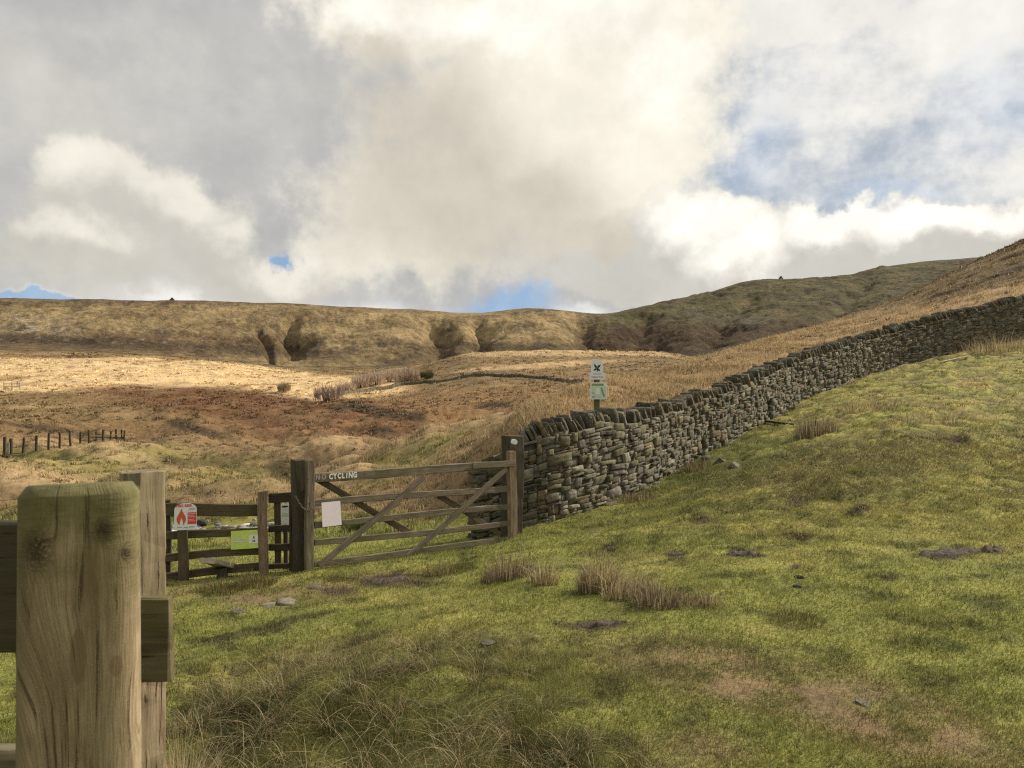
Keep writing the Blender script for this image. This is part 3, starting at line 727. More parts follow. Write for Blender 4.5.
def pack(width, hfun, seed, small=1.0):
    """random rubble: always lay the next stone in the lowest gap"""
    R = random.Random(seed); D = 0.02; nb = int(width/D); top = np.zeros(nb); out = []
    lim = np.array([hfun((i+.5)*D) for i in range(nb)])
    guard = 0
    active = top < lim-0.02
    while active.any() and guard < 9000:
        guard += 1
        tt = np.where(active, top, 9e9); i = int(np.argmin(tt)); lv = top[i]
        a = i
        while a > 0 and abs(top[a-1]-lv) < 0.012: a -= 1
        e = i
        while e < nb-1 and abs(top[e+1]-lv) < 0.012: e += 1
        gap = e-a+1
        if gap*D < 0.07:
            nbh = min([top[a-1] if a > 0 else 9, top[e+1] if e < nb-1 else 9])
            if gap*D > 0.035 and nbh-lv > 0.03: out.append((a*D, lv, gap*D, min(nbh-lv, .1)))
            top[a:e+1] = max(min(nbh, lv+.12), lv+.015)
        else:
            big = R.random()
            w_ = (R.uniform(.12, .26) if big < .4 else R.uniform(.24, .44) if big < .85 else R.uniform(.4, .70))*small
            h_ = min(R.choice([R.uniform(.035, .06), R.uniform(.05, .08), R.uniform(.06, .10), R.uniform(.08, .13), R.uniform(.11, .19)])*small, w_*.8)
            k_ = int(w_/D)
            if k_ > gap-3: k_ = gap
            at_left = R.random() < .5
            a0 = a if at_left else e-k_+1
            out.append((a0*D, lv, k_*D, h_)); top[a0:a0+k_] = lv+h_
        active = top < lim-0.02
    return out
def build_wall():
    root = empty('dry_stone_wall', (float(gx[0]), float(gy[0]), float(bz[0])), 'long mossy dry stone wall climbing the grassy slope from the gate', 'wall')
    rl = tuple(root.location)
    holes = [(s_of_px(704), .28, .13, .20), (s_of_px(771), .38, .20, .24), (s_of_px(866), .9, .12, .12), (s_of_px(600), .55, .05, .04)]
    R = random.Random(3)
    for side in (1, -1):
        sp = []
        for (a, l, w_, h_) in pack(WL, lambda s: float(np.interp(s, SL, face_h)), 21+side, .86 if side > 0 else 1.5):
            cs, chh = a+w_/2, l+h_/2
            if side > 0 and any(abs(cs-q[0]) < q[2] and abs(chh-q[1]) < q[3] for q in holes): continue
            seam = side > 0 and abs(cs-(s_of_px(697)+.1*math.sin(chh*9))) < .09 and chh < 1.1
            gap = R.uniform(.003, .009)*(3.0 if seam else 1)
            batter = (0.32-0.075*chh)
            dep = R.uniform(.09, .13)
            d = side*(batter-dep+R.uniform(-.035, .03)-(0.05 if seam else 0))
            sp.append((cs, chh, d, max(w_/2-gap, .02)*1.05, max(h_/2-gap, .012)*1.10, dep, R.uniform(-.07, .07)))
        V = wallmap(stones_np(sp))
        stones_mesh('masonry', V, stone_cols(len(sp), .080, .19), M_stone, root, loc=rl).name = 'near_face' if side > 0 else 'far_face'
    # rubble heart seen only as darkness in the joints
    mb = MB(); n = int(WL/.25)
    for i in range(n+1):
        s = WL*i/n; hh = float(np.interp(s, SL, face_h))-.07
        for (h, d) in ((0, .20), (hh, .13), (hh, -.13), (0, -.20)):
            mb.v.append(tuple(wallmap(np.array([max(s, .1), h, d])))); mb.uv.append((0, 0))
    for i in range(n):
        for j in range(4):
            a = i*4+j; c_ = i*4+(j+1) % 4; mb.f.append((a, a+4, c_+4, c_))
    mb.f.append((0, 1, 2, 3)); mb.f.append((n*4+3, n*4+2, n*4+1, n*4))
    mb.build('core', M_core, root)
    # wall head beside the gate
    sp = []; h = 0
    while h < 1.14:
        t = R.uniform(.07, .17); sp.append((0.03+R.uniform(-.03, .03), h+t/2, R.uniform(-.03, .03)-.0, R.uniform(.13, .2), t/2-.006, .27-.05*h, 0)); h += t
    for k in range(4): sp.append((.12+k*.16, 1.20+R.uniform(-.02, .05), R.uniform(-.06, .06), R.uniform(.06, .09), R.uniform(.04, .09), .20, R.uniform(-.2, .2)))
    V = wallmap(stones_np(sp)); stones_mesh('wall_head', V, stone_cols(len(sp), .07, .14), M_stone, root, loc=rl)
    # coping: slabs on edge leaning downhill, with short fallen gaps
    sp = []; s = S_COPE
    sg = [(s_of_px(866), .20), (s_of_px(640), .12), (s_of_px(745), .15)]
    while s < WL-.1:
        t = R.uniform(.035, .095); hh = float(np.interp(s, SL, face_h))
        ch_ = R.uniform(.25, .37); tilt = math.radians(R.gauss(33, 8))
        if any(abs(s-q) < r_ for q, r_ in sg):
            s += t*1.6; continue
        sp.append((s-.5*ch_*math.sin(tilt)*.6, hh-.03+ch_/2*math.cos(tilt), R.uniform(-.04, .04), t/2*.98, ch_/2, R.uniform(.11, .20), tilt))
        sp[-1] = sp[-1][:1]+(hh-.05+ch_/2*math.cos(tilt),)+sp[-1][2:]
        s += t*1.12/math.cos(tilt)*.98
    V = wallmap(stones_np(sp, .13, .35)); stones_mesh('coping', V, stone_cols(len(sp), .06, .155), M_stone, root, loc=rl)
build_wall()

def rock(name, label, cat, p, rx, ry, rz, yaw=0, group=None, col=(.2, .185, .16), seed=0, tilt=0):
    V, Fc = _cube_grid(7)
    r4 = (np.abs(V)**3.2).sum(1)**(1/3.2); V = V/r4[:, None]
    q = np.random.RandomState(seed); w_ = q.uniform(-1, 1, (6, 3))
    for k_ in range(6):
        d = w_[k_]/np.linalg.norm(w_[k_]); lim = q.uniform(.55, .85); t = V@d; V = V-np.maximum(t-lim, 0)[:, None]*d
    V += q.uniform(-.035, .035, V.shape)
    V *= np.array([rx, ry, rz])
    M_ = np.array(Matrix.Rotation(yaw, 3, 'Z') @ Matrix.Rotation(tilt, 3, 'X')); V = V@M_.T
    me = mesh_np(name, V, Fc.ravel(), np.full(len(Fc), 4), np.tile(np.array([col]), (len(V), 1)), smooth=False)
    me.materials.append(M_stone); o = link(bpy.data.objects.new(name, me)); o.location = p
    return set_props(o, label, cat, group)

# ---------------------------------------------------------------- field gate
class Plane:
    """upright plane a gate or fence stands in; pt() gives the point of it on a measured bearing and rise"""
    def __init__(s, pxa, Ya, pxb, Yb):
        s.A = Vector(((pxa-512)/F*Ya, Ya, 0)); s.B = Vector(((pxb-512)/F*Yb, Yb, 0))
        t = (s.B-s.A).normalized(); s.t = t; s.n = Vector((t.y, -t.x, 0))
        if s.n.y > 0: s.n = -s.n
    def pt(s, px, py, off=0):
        d = Vector(((px-512)/F, 1, (384-py)/F)); o = s.A+s.n*off
        k = o.dot(s.n)/Vector((d.x, d.y, 0)).dot(s.n)
        return Vector((d.x*k, d.y*k, H+d.z*k))
GP = Plane(308, 8.7, 515, 10.4)
def plate(mb, P, u, v, n, w, h, t=.003, r=0, arch=False):
    """thin sheet w x h with its lower left corner at P"""
    pts = []
    if arch:
        k = 14
        pts = [(0, 0), (w, 0)]+[(w/2+w/2*math.cos(math.pi*i/k), h-w*.30+w*.30*math.sin(math.pi*i/k)) for i in range(k+1)]
    elif r:
        for (cx, cy, a0) in ((w-r, r, -90), (w-r, h-r, 0), (r, h-r, 90), (r, r, 180)):
            pts += [(cx+r*math.cos(math.radians(a0+i*22.5)), cy+r*math.sin(math.radians(a0+i*22.5))) for i in range(5)]
    else: pts = [(0, 0), (w, 0), (w, h), (0, h)]
    poly(mb, P, u, v, n, pts, t)
def poly(mb, P, u, v, n, pts, t=.001):
    m_ = len(pts); vs = [P+u*a+v*c_+n*t for a, c_ in pts]+[P+u*a+v*c_ for a, c_ in pts]
    fs = [tuple(range(m_)), tuple(range(2*m_-1, m_-1, -1))]+[(i, i+m_, (i+1) % m_+m_, (i+1) % m_) for i in range(m_)]
    mb.add(vs, fs)
M_white = flat_mat('chipped_white_paint', (.72, .70, .64), .7, .12, 60)
M_fadedwhite = flat_mat('worn_white_paint', (.30, .27, .22), .8, .25, 90)
M_paper = flat_mat('laminated_paper', (.80, .72, .73), .4, .03, 12)
M_signwhite = flat_mat('sign_white', (.74, .73, .68), .45, .06, 30)
M_red = flat_mat('sign_red', (.62, .06, .05), .45, .08, 60)
M_orange = flat_mat('sign_flame_red', (.60, .11, .05), .45, .10, 60)
M_lime = flat_mat('sign_lime', (.56, .68, .13), .45, .08, 30)
M_ink = flat_mat('sign_ink', (.03, .035, .03), .6, .1, 60)
M_grey = flat_mat('sign_small_print_grey', (.33, .33, .31), .6, .1, 60)
M_panelg = flat_mat('sign_pale_green', (.52, .62, .42), .45, .08, 30)
M_mapg = flat_mat('sign_map_green', (.20, .30, .12), .5, .2, 80)
M_metal = flat_mat('rusted_galvanised_steel', (.16, .14, .12), .55, .3, 80, .7)
def text_obj(name, s, size, P, u, v, n, m, parent=None, extrude=.0008, shear=0, bold=0, sx=1):
    cu = bpy.data.curves.new(name, 'FONT'); cu.body = s; cu.size = size; cu.extrude = extrude; cu.offset = bold; cu.shear = shear
    tmp = bpy.data.objects.new(name+'_source', cu); sc.collection.objects.link(tmp)
    bpy.context.view_layer.update()
    dg = bpy.context.evaluated_depsgraph_get()
    me = bpy.data.meshes.new_from_object(tmp.evaluated_get(dg))
    bpy.data.objects.remove(tmp); bpy.data.curves.remove(cu)
    R_ = Matrix((u*sx, v, n)).transposed().to_4x4()
    me.transform(R_); me.name = name; me.materials.clear(); me.materials.append(m)
    o = bpy.data.objects.new(name, me); link(o); o.location = P
    if parent is not None: o.parent = parent; o.location = P-parent.matrix_world.translation if False else P-world_loc(parent)
    return o
def world_loc(o):
    p = Vector(o.location); q = o.parent
    while q is not None: p += Vector(q.location); q = q.parent
    return p
_build0 = MB.build
def _build(self, name, m, parent=None, smooth=False, loc=None):
    loc = Vector(loc) if loc is not None else (world_loc(parent) if parent is not None else Vector((0, 0, 0)))
    o = _build0(self, name, m, None, smooth, loc)
    if parent is not None: o.parent = parent; o.location = loc-world_loc(parent)
    return o
MB.build = _build

def build_gate():
    n = GP.n; up = Vector((0, 0, 1))
    f0 = GP.pt(309, 573); f0.z = gz(f0.x, f0.y)
    g = empty('field_gate', f0, 'wide weathered five-bar field gate with diagonal braces and a white painted warning', 'gate')
    timber('stile', M_gate, g, GP.pt(309.5, 575), GP.pt(309.5, 460.5), n, .095, .075, wob=.004)
    timber('stile', M_fencepale, g, GP.pt(512.5, 540), GP.pt(511.5, 451), n, .115, .08, wob=.005)
    top = timber('top_rail', M_gate, g, GP.pt(314.5, 477.2), GP.pt(507, 465.3), n, .105, .045, wob=.006)
    timber('hinge_rail', M_gate, g, GP.pt(473, 466.0, .036), GP.pt(515, 463.0, .036), n, .085, .018, wob=.003)
    for (a, b_, c_, d_, w_) in ((314.5, 503.0, 507, 488.4, .065), (314.5, 524.3, 507, 507.2, .062), (314.5, 543.5, 507, 523.8, .060), (314.5, 563.6, 507, 540.0, .062)):
        w_ *= 1.18
        timber('bar', M_gate, g, GP.pt(a, b_, 0), GP.pt(c_, d_, 0), n, w_, .024, wob=.006)
    for (a, b_, c_, d_, o, m_) in ((320, 566, 424, 477, .028, M_gate), (407, 557, 507, 469, .028, M_gate), (318, 480, 414, 535, -.028, M_fence), (438, 495, 500, 534, -.028, M_fence)):
        timber('brace', m_, g, GP.pt(a, b_, o), GP.pt(c_, d_, o), n, .072, .026, wob=.004)
    # painted warning, one letter after the other like brush work
    rail_u = (GP.pt(507, 465.3)-GP.pt(314.5, 477.2)).normalized(); vv = n.cross(rail_u).normalized()
    if vv.z < 0: vv = -vv
    R = random.Random(4)
    for ch, px, m_ in [(*t, M_fadedwhite) for t in (('N', 315.5), ('O', 321.6))]+[(*t, M_white) for t in (('C', 329.0), ('Y', 333.4), ('C', 337.6), ('L', 342.0), ('I', 346.0), ('N', 348.4), ('G', 353.2))]:
        py = 479.8-(px-315)*.062
        a = R.uniform(-.06, .06); u2 = rail_u*math.cos(a)+vv*math.sin(a); v2 = vv*math.cos(a)-rail_u*math.sin(a)
        text_obj('letter', ch, .084+R.uniform(-.004, .004), GP.pt(px, py, .036), u2, v2, n, m_, top, bold=.0035, sx=.80)
    # chain that holds the gate to its post
    mb = MB(); a = GP.pt(296, 497, .09); c_ = GP.pt(312, 508, .05)
    for i in range(14):
        q = i/13; p = a.lerp(c_, q)+Vector((0, 0, -.07*math.sin(math.pi*q)))
        t = (c_-a).normalized(); sdv = n if i % 2 else Vector((0, 0, 1))
        ring(mb, p, t, sdv, .016, .009, .003)
    mb.build('chain', M_metal, g)
    for py in (503, 478): 
        mb = MB(); ring(mb, GP.pt(308, py, .042), Vector((0, 0, 1)), GP.t, .007, .007, .006); mb.build('bolt', M_metal, g)
def ring(mb, p, t, s, a, c_, r):
    t = t.normalized(); s = (s-t*s.dot(t)).normalized(); w_ = t.cross(s)
    vs = []; K1, K2 = 12, 6
    for i in range(K1):
        A_ = 2*math.pi*i/K1; cc = t*math.cos(A_)*a+s*math.sin(A_)*c_; dd = cc.normalized()
        for j in range(K2):
            B_ = 2*math.pi*j/K2; vs.append(p+cc+dd*math.cos(B_)*r+w_*math.sin(B_)*r)
    fs = [(i*K2+j, ((i+1) % K1)*K2+j, ((i+1) % K1)*K2+(j+1) % K2, i*K2+(j+1) % K2) for i in range(K1) for j in range(K2)]
    mb.add(vs, fs)
build_gate()
up = Vector((0, 0, 1))

def post(name, label, cat, px, Y, py_top, w, d, m_, n=None, off=Vector((0, 0, 0)), group=None, wob=.004, sink=.25, ch=.01):
    p = on_ground(px, Y)+off; top = H+(384-py_top)/F*Y
    mb = MB(); beam(mb, p+Vector((0, 0, -sink)), Vector((p.x, p.y, top)), n or GP.n, w, d, wob=wob, ch=ch)
    o = mb.build(name, m_, None, loc=p); set_props(o, label, cat, group); return o
post('gatepost', 'tall dark timber gatepost between the wicket and the wide gate', 'gatepost', 299.6, 8.78, 460, .15, .15, M_gatedark, wob=.006)
hp = post('gatepost', 'timber gatepost at the stone wall end with a round white marker', 'gatepost', 512.0, 10.72, 436, .25, .20, M_gatedark, wob=.008)
mb = MB(); c0 = Plane(500, 10.6, 520, 10.72).pt(513, 441)+Vector((0, -.10, 0))
c0.y = 10.55
poly(mb, c0, Vector((1, 0, 0)), up, GP.n, [(.030*math.cos(i*math.pi/10), .036*math.sin(i*math.pi/10)) for i in range(20)], .055)
mk = mb.build('marker_disc', M_white, hp)

# paper on the gate
mb = MB(); P = GP.pt(322.5, 527.2, .045); u = (GP.pt(340, 525.5, .045)-P).normalized(); v = (GP.pt(321.8, 502.4, .045)-P).normalized()
poly(mb, P, u, v, GP.n, [(0, 0), (.232, .006), (.222, .285), (-.004, .28)], .0015)
o = mb.build('notice_paper', M_paper, None, loc=P); set_props(o, 'blank pinkish white sheet of paper fixed to the wide gate', 'notice')

# ---------------------------------------------------------------- rail fence and wicket left of the gate
FP = Plane(160, 8.42, 262, 8.75)
def build_fence():
    n = FP.n
    f0 = FP.pt(183, 590); f0.z = gz(f0.x, f0.y)
    fo = empty('rail_fence', f0, 'low four-rail timber fence carrying the signs beside the wicket', 'fence')
    for (pxx, y0, y1, w_, dd, o, m_) in ((183, 597, 503, .105, .10, .05, M_fence), (263, 578, 491, .105, .11, .06, M_fencepale), (166, 597, 500, .10, .09, -.09, M_gatedark)):
        timber('post', m_, fo, FP.pt(pxx, y0, o), FP.pt(pxx, y1, o), n, w_, dd, wob=.005)
    for (a, b_, c_, d_, w_) in ((161, 510, 262, 509.5, .14), (161, 536.5, 262, 530.5, .088), (161, 558, 262, 550, .088), (161, 577, 262, 566, .092)):
        timber('rail', M_fence, fo, FP.pt(a, b_, -.012), FP.pt(c_, d_, -.012), n, w_, .026, wob=.005)
    # kissing wicket between fence and gatepost
    w0 = FP.pt(281, 570); w0.z = gz(w0.x, w0.y)
    wo = empty('wicket_gate', w0, 'small dark timber wicket gate between fence and tall gatepost', 'gate')
    for (pxx, y0, y1, w_, o) in ((277.8, 568, 499, .075, -.10), (291.5, 571, 494, .055, -.02)):
        timber('stile', M_gatedark if pxx > 285 else M_fence, wo, FP.pt(pxx, y0, o), FP.pt(pxx, y1, o), n, w_, .06)
    for (yy, w_) in ((497.5, .11), (528.5, .075), (547, .08), (566, .06)):
        timber('rail', M_gatedark, wo, FP.pt(268.5, yy+.5, -.05), FP.pt(294.5, yy-.5, -.05), n, w_, .03)
build_fence()
# post that closes the wicket hoop, seen just right of the near posts
# fire warning sign
u = FP.t if FP.t.x > 0 else -FP.t; n = FP.n
P = FP.pt(174.3, 530.5, .104)
so = MB(); W_, H_ = .226, .292
plate(so, P, u, up, n, W_, H_, .004, arch=True)
o = so.build('fire_warning_sign', M_signwhite, None, loc=P); set_props(o, 'white fire warning sign with red flame on the low fence', 'sign')
def mark(name, m_, pts, P=P, par=o, t=.0012, off=.0045, uu=None, nn=None):
    mb = MB(); poly(mb, P+(nn or n)*off, uu or u, up, nn or n, pts, t); return mb.build(name, m_, par)
flame = [(.072, .235), (.084, .20), (.104, .165), (.118, .125), (.114, .092), (.098, .068), (.085, .058), (.088, .085), (.080, .115), (.072, .135), (.064, .112), (.055, .085), (.056, .060), (.040, .068), (.026, .092), (.022, .125), (.034, .155), (.050, .185), (.062, .21)]
mark('flame', M_orange, flame)
mark('red_panel', M_red, [(.134, .062), (.222, .062), (.222, .190), (.134, .190)])
for i, yy in enumerate((.172, .156, .138, .112, .094)): mark('print_line', M_signwhite, [(.140, yy), (.214-.012*(i % 2), yy), (.214-.012*(i % 2), yy+.004), (.140, yy+.004)], off=.006)
for (xa, xb, yy) in ((.03, .08, .026), (.095, .14, .022), (.15, .205, .026)): mark('small_print', M_grey, [(xa, yy), (xb, yy), (xb, yy+.010), (xa, yy+.010)])
for (xa, xb, yy) in ((.140, .205, .214), (.150, .215, .228)): mark('small_print', M_grey, [(xa, yy), (xb, yy), (xb, yy+.006), (xa, yy+.006)])
text_obj('heading', 'FIRE RISK', .040, P+u*.020+up*.252+n*.0052, u, up, n, M_red, o, bold=.0014, sx=.98)
# lime access sign
P2 = FP.pt(231, 549.6, .104); W2, H2 = .300, .205
mb = MB(); plate(mb, P2, u, up, n, W2, H2, .004); u2 = (u+up*.045).normalized()
o2 = mb.build('access_sign', M_lime, None, loc=P2); set_props(o2, 'lime green access sign with white pictogram square on the fence', 'sign')
k2 = dict(P=P2, par=o2)
mark('pictogram_square', M_signwhite, [(.188, .058), (.285, .058), (.285, .148), (.188, .148)], **k2)
mark('text_band', M_signwhite, [(.016, .072), (.165, .072), (.165, .088), (.016, .088)], **k2)
mark('text_band', M_signwhite, [(.016, .100), (.150, .100), (.150, .114), (.016, .114)], **k2)
for (xa, xb, yy) in ((.022, .10, .077), (.11, .158, .077), (.022, .075, .105), (.085, .14, .105)): mark('small_print', M_grey, [(xa, yy), (xb, yy), (xb, yy+.005), (xa, yy+.005)], off=.006, **k2)
mark('walker_pictogram', M_ink, [(.232, .107), (.240, .112), (.246, .107), (.250, .108), (.246, .122), (.248, .132), (.240, .140), (.233, .132), (.236, .122), (.230, .114)], off=.006, **k2)
mark('dog_pictogram', M_ink, [(.226, .068), (.232, .078), (.244, .078), (.250, .068), (.254, .068), (.252, .084), (.258, .092), (.250, .094), (.246, .088), (.230, .088), (.224, .094), (.226, .082)], off=.006, **k2)
# small board beyond the wicket
BP = Plane(281, 9.3, 289, 9.3); n3 = Vector((0, -1, 0)); u3 = Vector((1, 0, 0))
pb = on_ground(285, 9.3); to = empty('notice_board', pb, 'small pale notice board behind the wicket gate', 'sign')
mb = MB(); plate(mb, BP.pt(281.3, 524.5), u3, up, n3, .098, .25, .012, r=.01); bd = mb.build('board', M_signwhite, to)
mb = MB(); poly(mb, BP.pt(282.2, 516.5)+n3*.0125, u3, up, n3, [(0, 0), (.075, 0), (.075, .045), (0, .05)], .001); mb.build('map', M_panelg, bd)
mb = MB(); poly(mb, BP.pt(282.2, 507)+n3*.0125, u3, up, n3, [(0, 0), (.03, -.006), (.075, .004), (.07, .018), (0, .016)], .001); mb.build('emblem', M_ink, bd)
timber('post', M_gatedark, to, pb+Vector((0, .03, -.2)), BP.pt(285.5, 506)+Vector((0, .03, 0)), n3, .05, .05)

# stile step: slab on a short support through the fence
P = FP.pt(219, 562, .22)
so = empty('stile_step', Vector((P.x, P.y, gz(P.x, P.y))), 'pale worn stile step pushed through the bottom of the fence', 'step')
timber('tread', M_pale, so, FP.pt(207, 561.2, .34), FP.pt(231, 565.5, -.12), up, .17, .055, wob=.006)
timber('support', M_gatedark, so, FP.pt(222, 590, .12), FP.pt(222, 568, .12), n, .11, .09)

# ---------------------------------------------------------------- round post and boards close to the viewer
M_bigpost, b = mat('round_post_timber')
uv = b.n.new('ShaderNodeUVMap').outputs[0]; ux, uy, _ = b.sep(uv)
def knot(cx, cy, rx, ry):
    du = b.mul(b.sub(ux, cx), 1/rx); dv = b.mul(b.sub(uy, cy), 1/ry)
    return b.m('EXPONENT', b.mul(b.add(b.mul(du, du), b.mul(dv, dv)), -1))
# knots (u = round the post from its left edge, v = height below the top)
ks = [(.030, .078, .017, .026), (.108, .056, .011, .013), (.135, .092, .006, .008)]
kn = None
for q in ks:
    e = knot(*q); kn = e if kn is None else b.add(kn, e)
wav = b.noise(b.vm('MULTIPLY', uv, (14, 5, 1)), 1, 3, .5)
bend = b.add(ux, b.mul(b.mul(b.ss(uy, .10, .30), b.ss(ux, .10, .02)), b.mul(uy, -.22)))
gu = b.add(bend, b.add(b.mul(kn, .022), b.mul(wav, .022)))
gr = b.comb(b.mul(gu, 105), b.mul(uy, 4.2), 0.0); gr2 = b.comb(b.mul(gu, 480), b.mul(uy, 14), 0.0); gr3 = b.comb(b.mul(gu, 22), b.mul(uy, 1.3), 0.0)
g1 = b.noise(gr, 1, 5, .6, .3); g2 = b.noise(gr2, 1, 4, .6); g3 = b.noise(gr3, 1, 4, .6)
rings = b.noise(b.comb(b.mul(ux, 30), b.mul(uy, 160), 0.0), 1, 3, .5)
c = b.mix(b.ss(b.add(b.mul(g1, .6), b.mul(g3, .5)), .40, .68), (.17, .125, .070), (.34, .27, .165))
c = b.mix(b.ss(g2, .42, .60, .0, .55), c, (.12, .09, .055)); c = b.mix(b.ss(b.noise(uv, 420, 4, .7), .52, .68, 0, .45), c, (.42, .36, .25))
lines = b.ss(g1, .33, .40); c = b.mix(b.mul(b.sub(1.0, lines), b.ss(ux, .10, .03, .18, .50)), c, (.085, .058, .034))
pos = objc(b); bn = b.noise(pos, 22, 5, .6); bn2 = b.noise(pos, 9, 4, .6)
c = b.mix(b.ss(b.noise(pos, 13, 6, .65), .42, .68, 0, .5), c, (.16, .125, .06))
c = b.mix(b.ss(b.noise(b.comb(b.mul(ux, 40), b.mul(uy, 5), 3.0), 1, 5, .6), .56, .66, 0, .55), c, (.10, .068, .036))
alg = b.ss(b.add(uy, b.add(b.mul(b.sub(bn2, .5), .45), b.mul(b.sub(bn, .5), .06))), .17, .02)
c = b.mix(b.mul(alg, .88), c, b.mix(b.ss(bn, .35, .65), (.085, .080, .028), (.16, .145, .060)))
edge = b.mul(b.ss(ux, .030, .0), .6); c = b.mix(edge, c, (.09, .075, .035))  # shaded left edge of the post, painted into the colour
c = b.mix(b.m('MINIMUM', b.mul(kn, b.ss(b.noise(uv, 260, 3, .6), .3, .6, .4, 1.3)), .92), c, (.045, .032, .018))
st_ = knot(.078, .225, .0105, .042); c = b.mix(b.mul(b.ss(b.add(st_, b.mul(b.sub(bn, .5), .25)), .40, .52), .6), c, (.15, .095, .05))
st2 = knot(.122, .245, .010, .018); c = b.mix(b.mul(b.ss(b.add(st2, b.mul(b.sub(bn, .5), .4)), .4, .6), .5), c, (.13, .075, .04))
b.put(b.p.inputs['Base Color'], c); b.p.inputs['Roughness'].default_value = .8; b.p.inputs['Specular IOR Level'].default_value = .2
hh = b.add(b.add(b.mul(lines, .5), b.mul(g2, .25)), b.add(b.mul(rings, b.mul(b.add(kn, alg), .35)), b.mul(g3, .5)))
b.put(b.p.inputs['Normal'], b.bump(hh, 1.0, .008))
def build_near_fence():
    base = Vector(((82-512)/F*1.10, 1.10, 0)); g0 = gz(base.x, base.y)
    base.z = g0
    fo = empty('timber_fence', base, 'near timber fence with a thick round-cornered post and greenish boards', 'fence')
    mb = MB(); top = 1.458; NS, NR = 96, 90; P_ = []
    W_ = .0735; D_ = .068; yaw = math.radians(22)
    def prof(a, r=1.0):
        e = 2/4.2; ca, sa = math.cos(a), math.sin(a)
        return math.copysign(abs(ca)**e, ca)*W_*r, math.copysign(abs(sa)**e, sa)*D_*r
    zs_ = list(np.linspace(g0-.3, top-.016, NR))
    rows = [(z, 1.0+.10*(top-z)/top*1.0) for z in zs_]+[(top-.0145, .995), (top-.001, .87), (top, .85)]
    tilt = lambda y, z: z-(y*.10 if z > top-.03 else 0)
    R = random.Random(2)
    for (z, r) in rows:
        for i in range(NS):
            a = 2*math.pi*i/NS; x, y = prof(a, r)
            q = 1+.010*float(perlin(np.array([math.cos(a)*2.2]), np.array([math.sin(a)*2.2+z*1.5]), 9)[0])
            wv = i/NS
            # u runs round from the left edge of the face that is seen
            ang = (math.pi-a) % (2*math.pi); uu = -math.cos(a)*0+0
            uu = x/r+W_ if y <= 0 else (4*W_-(x/r+W_))
            mb.v.append((base.x+(x*math.cos(yaw)-y*math.sin(yaw))*q, base.y+(x*math.sin(yaw)+y*math.cos(yaw))*q, tilt(y, z))); mb.uv.append((uu, top-z))
    n_ = len(rows)
    for k_ in range(n_-1):
        for i in range(NS):
            a = k_*NS+i; c_ = k_*NS+(i+1) % NS; mb.f.append((a, c_, c_+NS, a+NS))
    o_ = len(mb.v); mb.v.append((base.x, base.y, top-.001)); mb.uv.append((.08, 0.0))
    for i in range(NS): mb.f.append(((n_-1)*NS+i, (n_-1)*NS+(i+1) % NS, o_))
    p1 = mb.build('post', M_bigpost, fo, smooth=True); p1['label'] = 'thick round-cornered post, knotty and green at its top'
    # square post behind it
    M_sq = wood_mat('split_square_post_timber', (.36, .285, .19), (.12, .082, .048), .45, (.15, .135, .06), 1.6, 1.2)
    b2 = Vector(((141-512)/F*1.76, 1.76, 0)); a = math.radians(33)
    nn = Vector((-math.sin(a), -math.cos(a), 0))
    p2 = timber('post', M_sq, fo, b2+Vector((0, 0, -.35)), b2+Vector((0, 0, H+(384-472)/F*1.76)), nn, .078, .066, ch=.004, wob=.0035, seg=60)
    p2['label'] = 'paler squared post with split grain behind the thick post'
    M_bd = wood_mat('algae_covered_board', (.15, .125, .065), (.065, .052, .028), .85, (.095, .095, .026), 1.0, .7)
    timber('rail', M_bd, fo, Vector(((20-512)/F*1.60, 1.60, H+(384-640)/F*1.63)), Vector(((170-512)/F*1.63, 1.63, H+(384-637)/F*1.63)), Vector((0, -1, 0)), .178, .03, ch=.004)
    timber('rail', M_gatedark, fo, Vector((-1.9, 1.22, H-.318)), Vector(((60-512)/F*1.20, 1.20, H-.318)), Vector((0, -1, 0)), .20, .032, ch=.004)  # backlit board: its shade is put into the dark timber colour
    timber('rail', M_gate, fo, Vector((-1.9, 1.28, H-.70)), Vector(((60-512)/F*1.20, 1.22, H-.66)), Vector((0, -1, 0)), .17, .032, ch=.004)
build_near_fence()

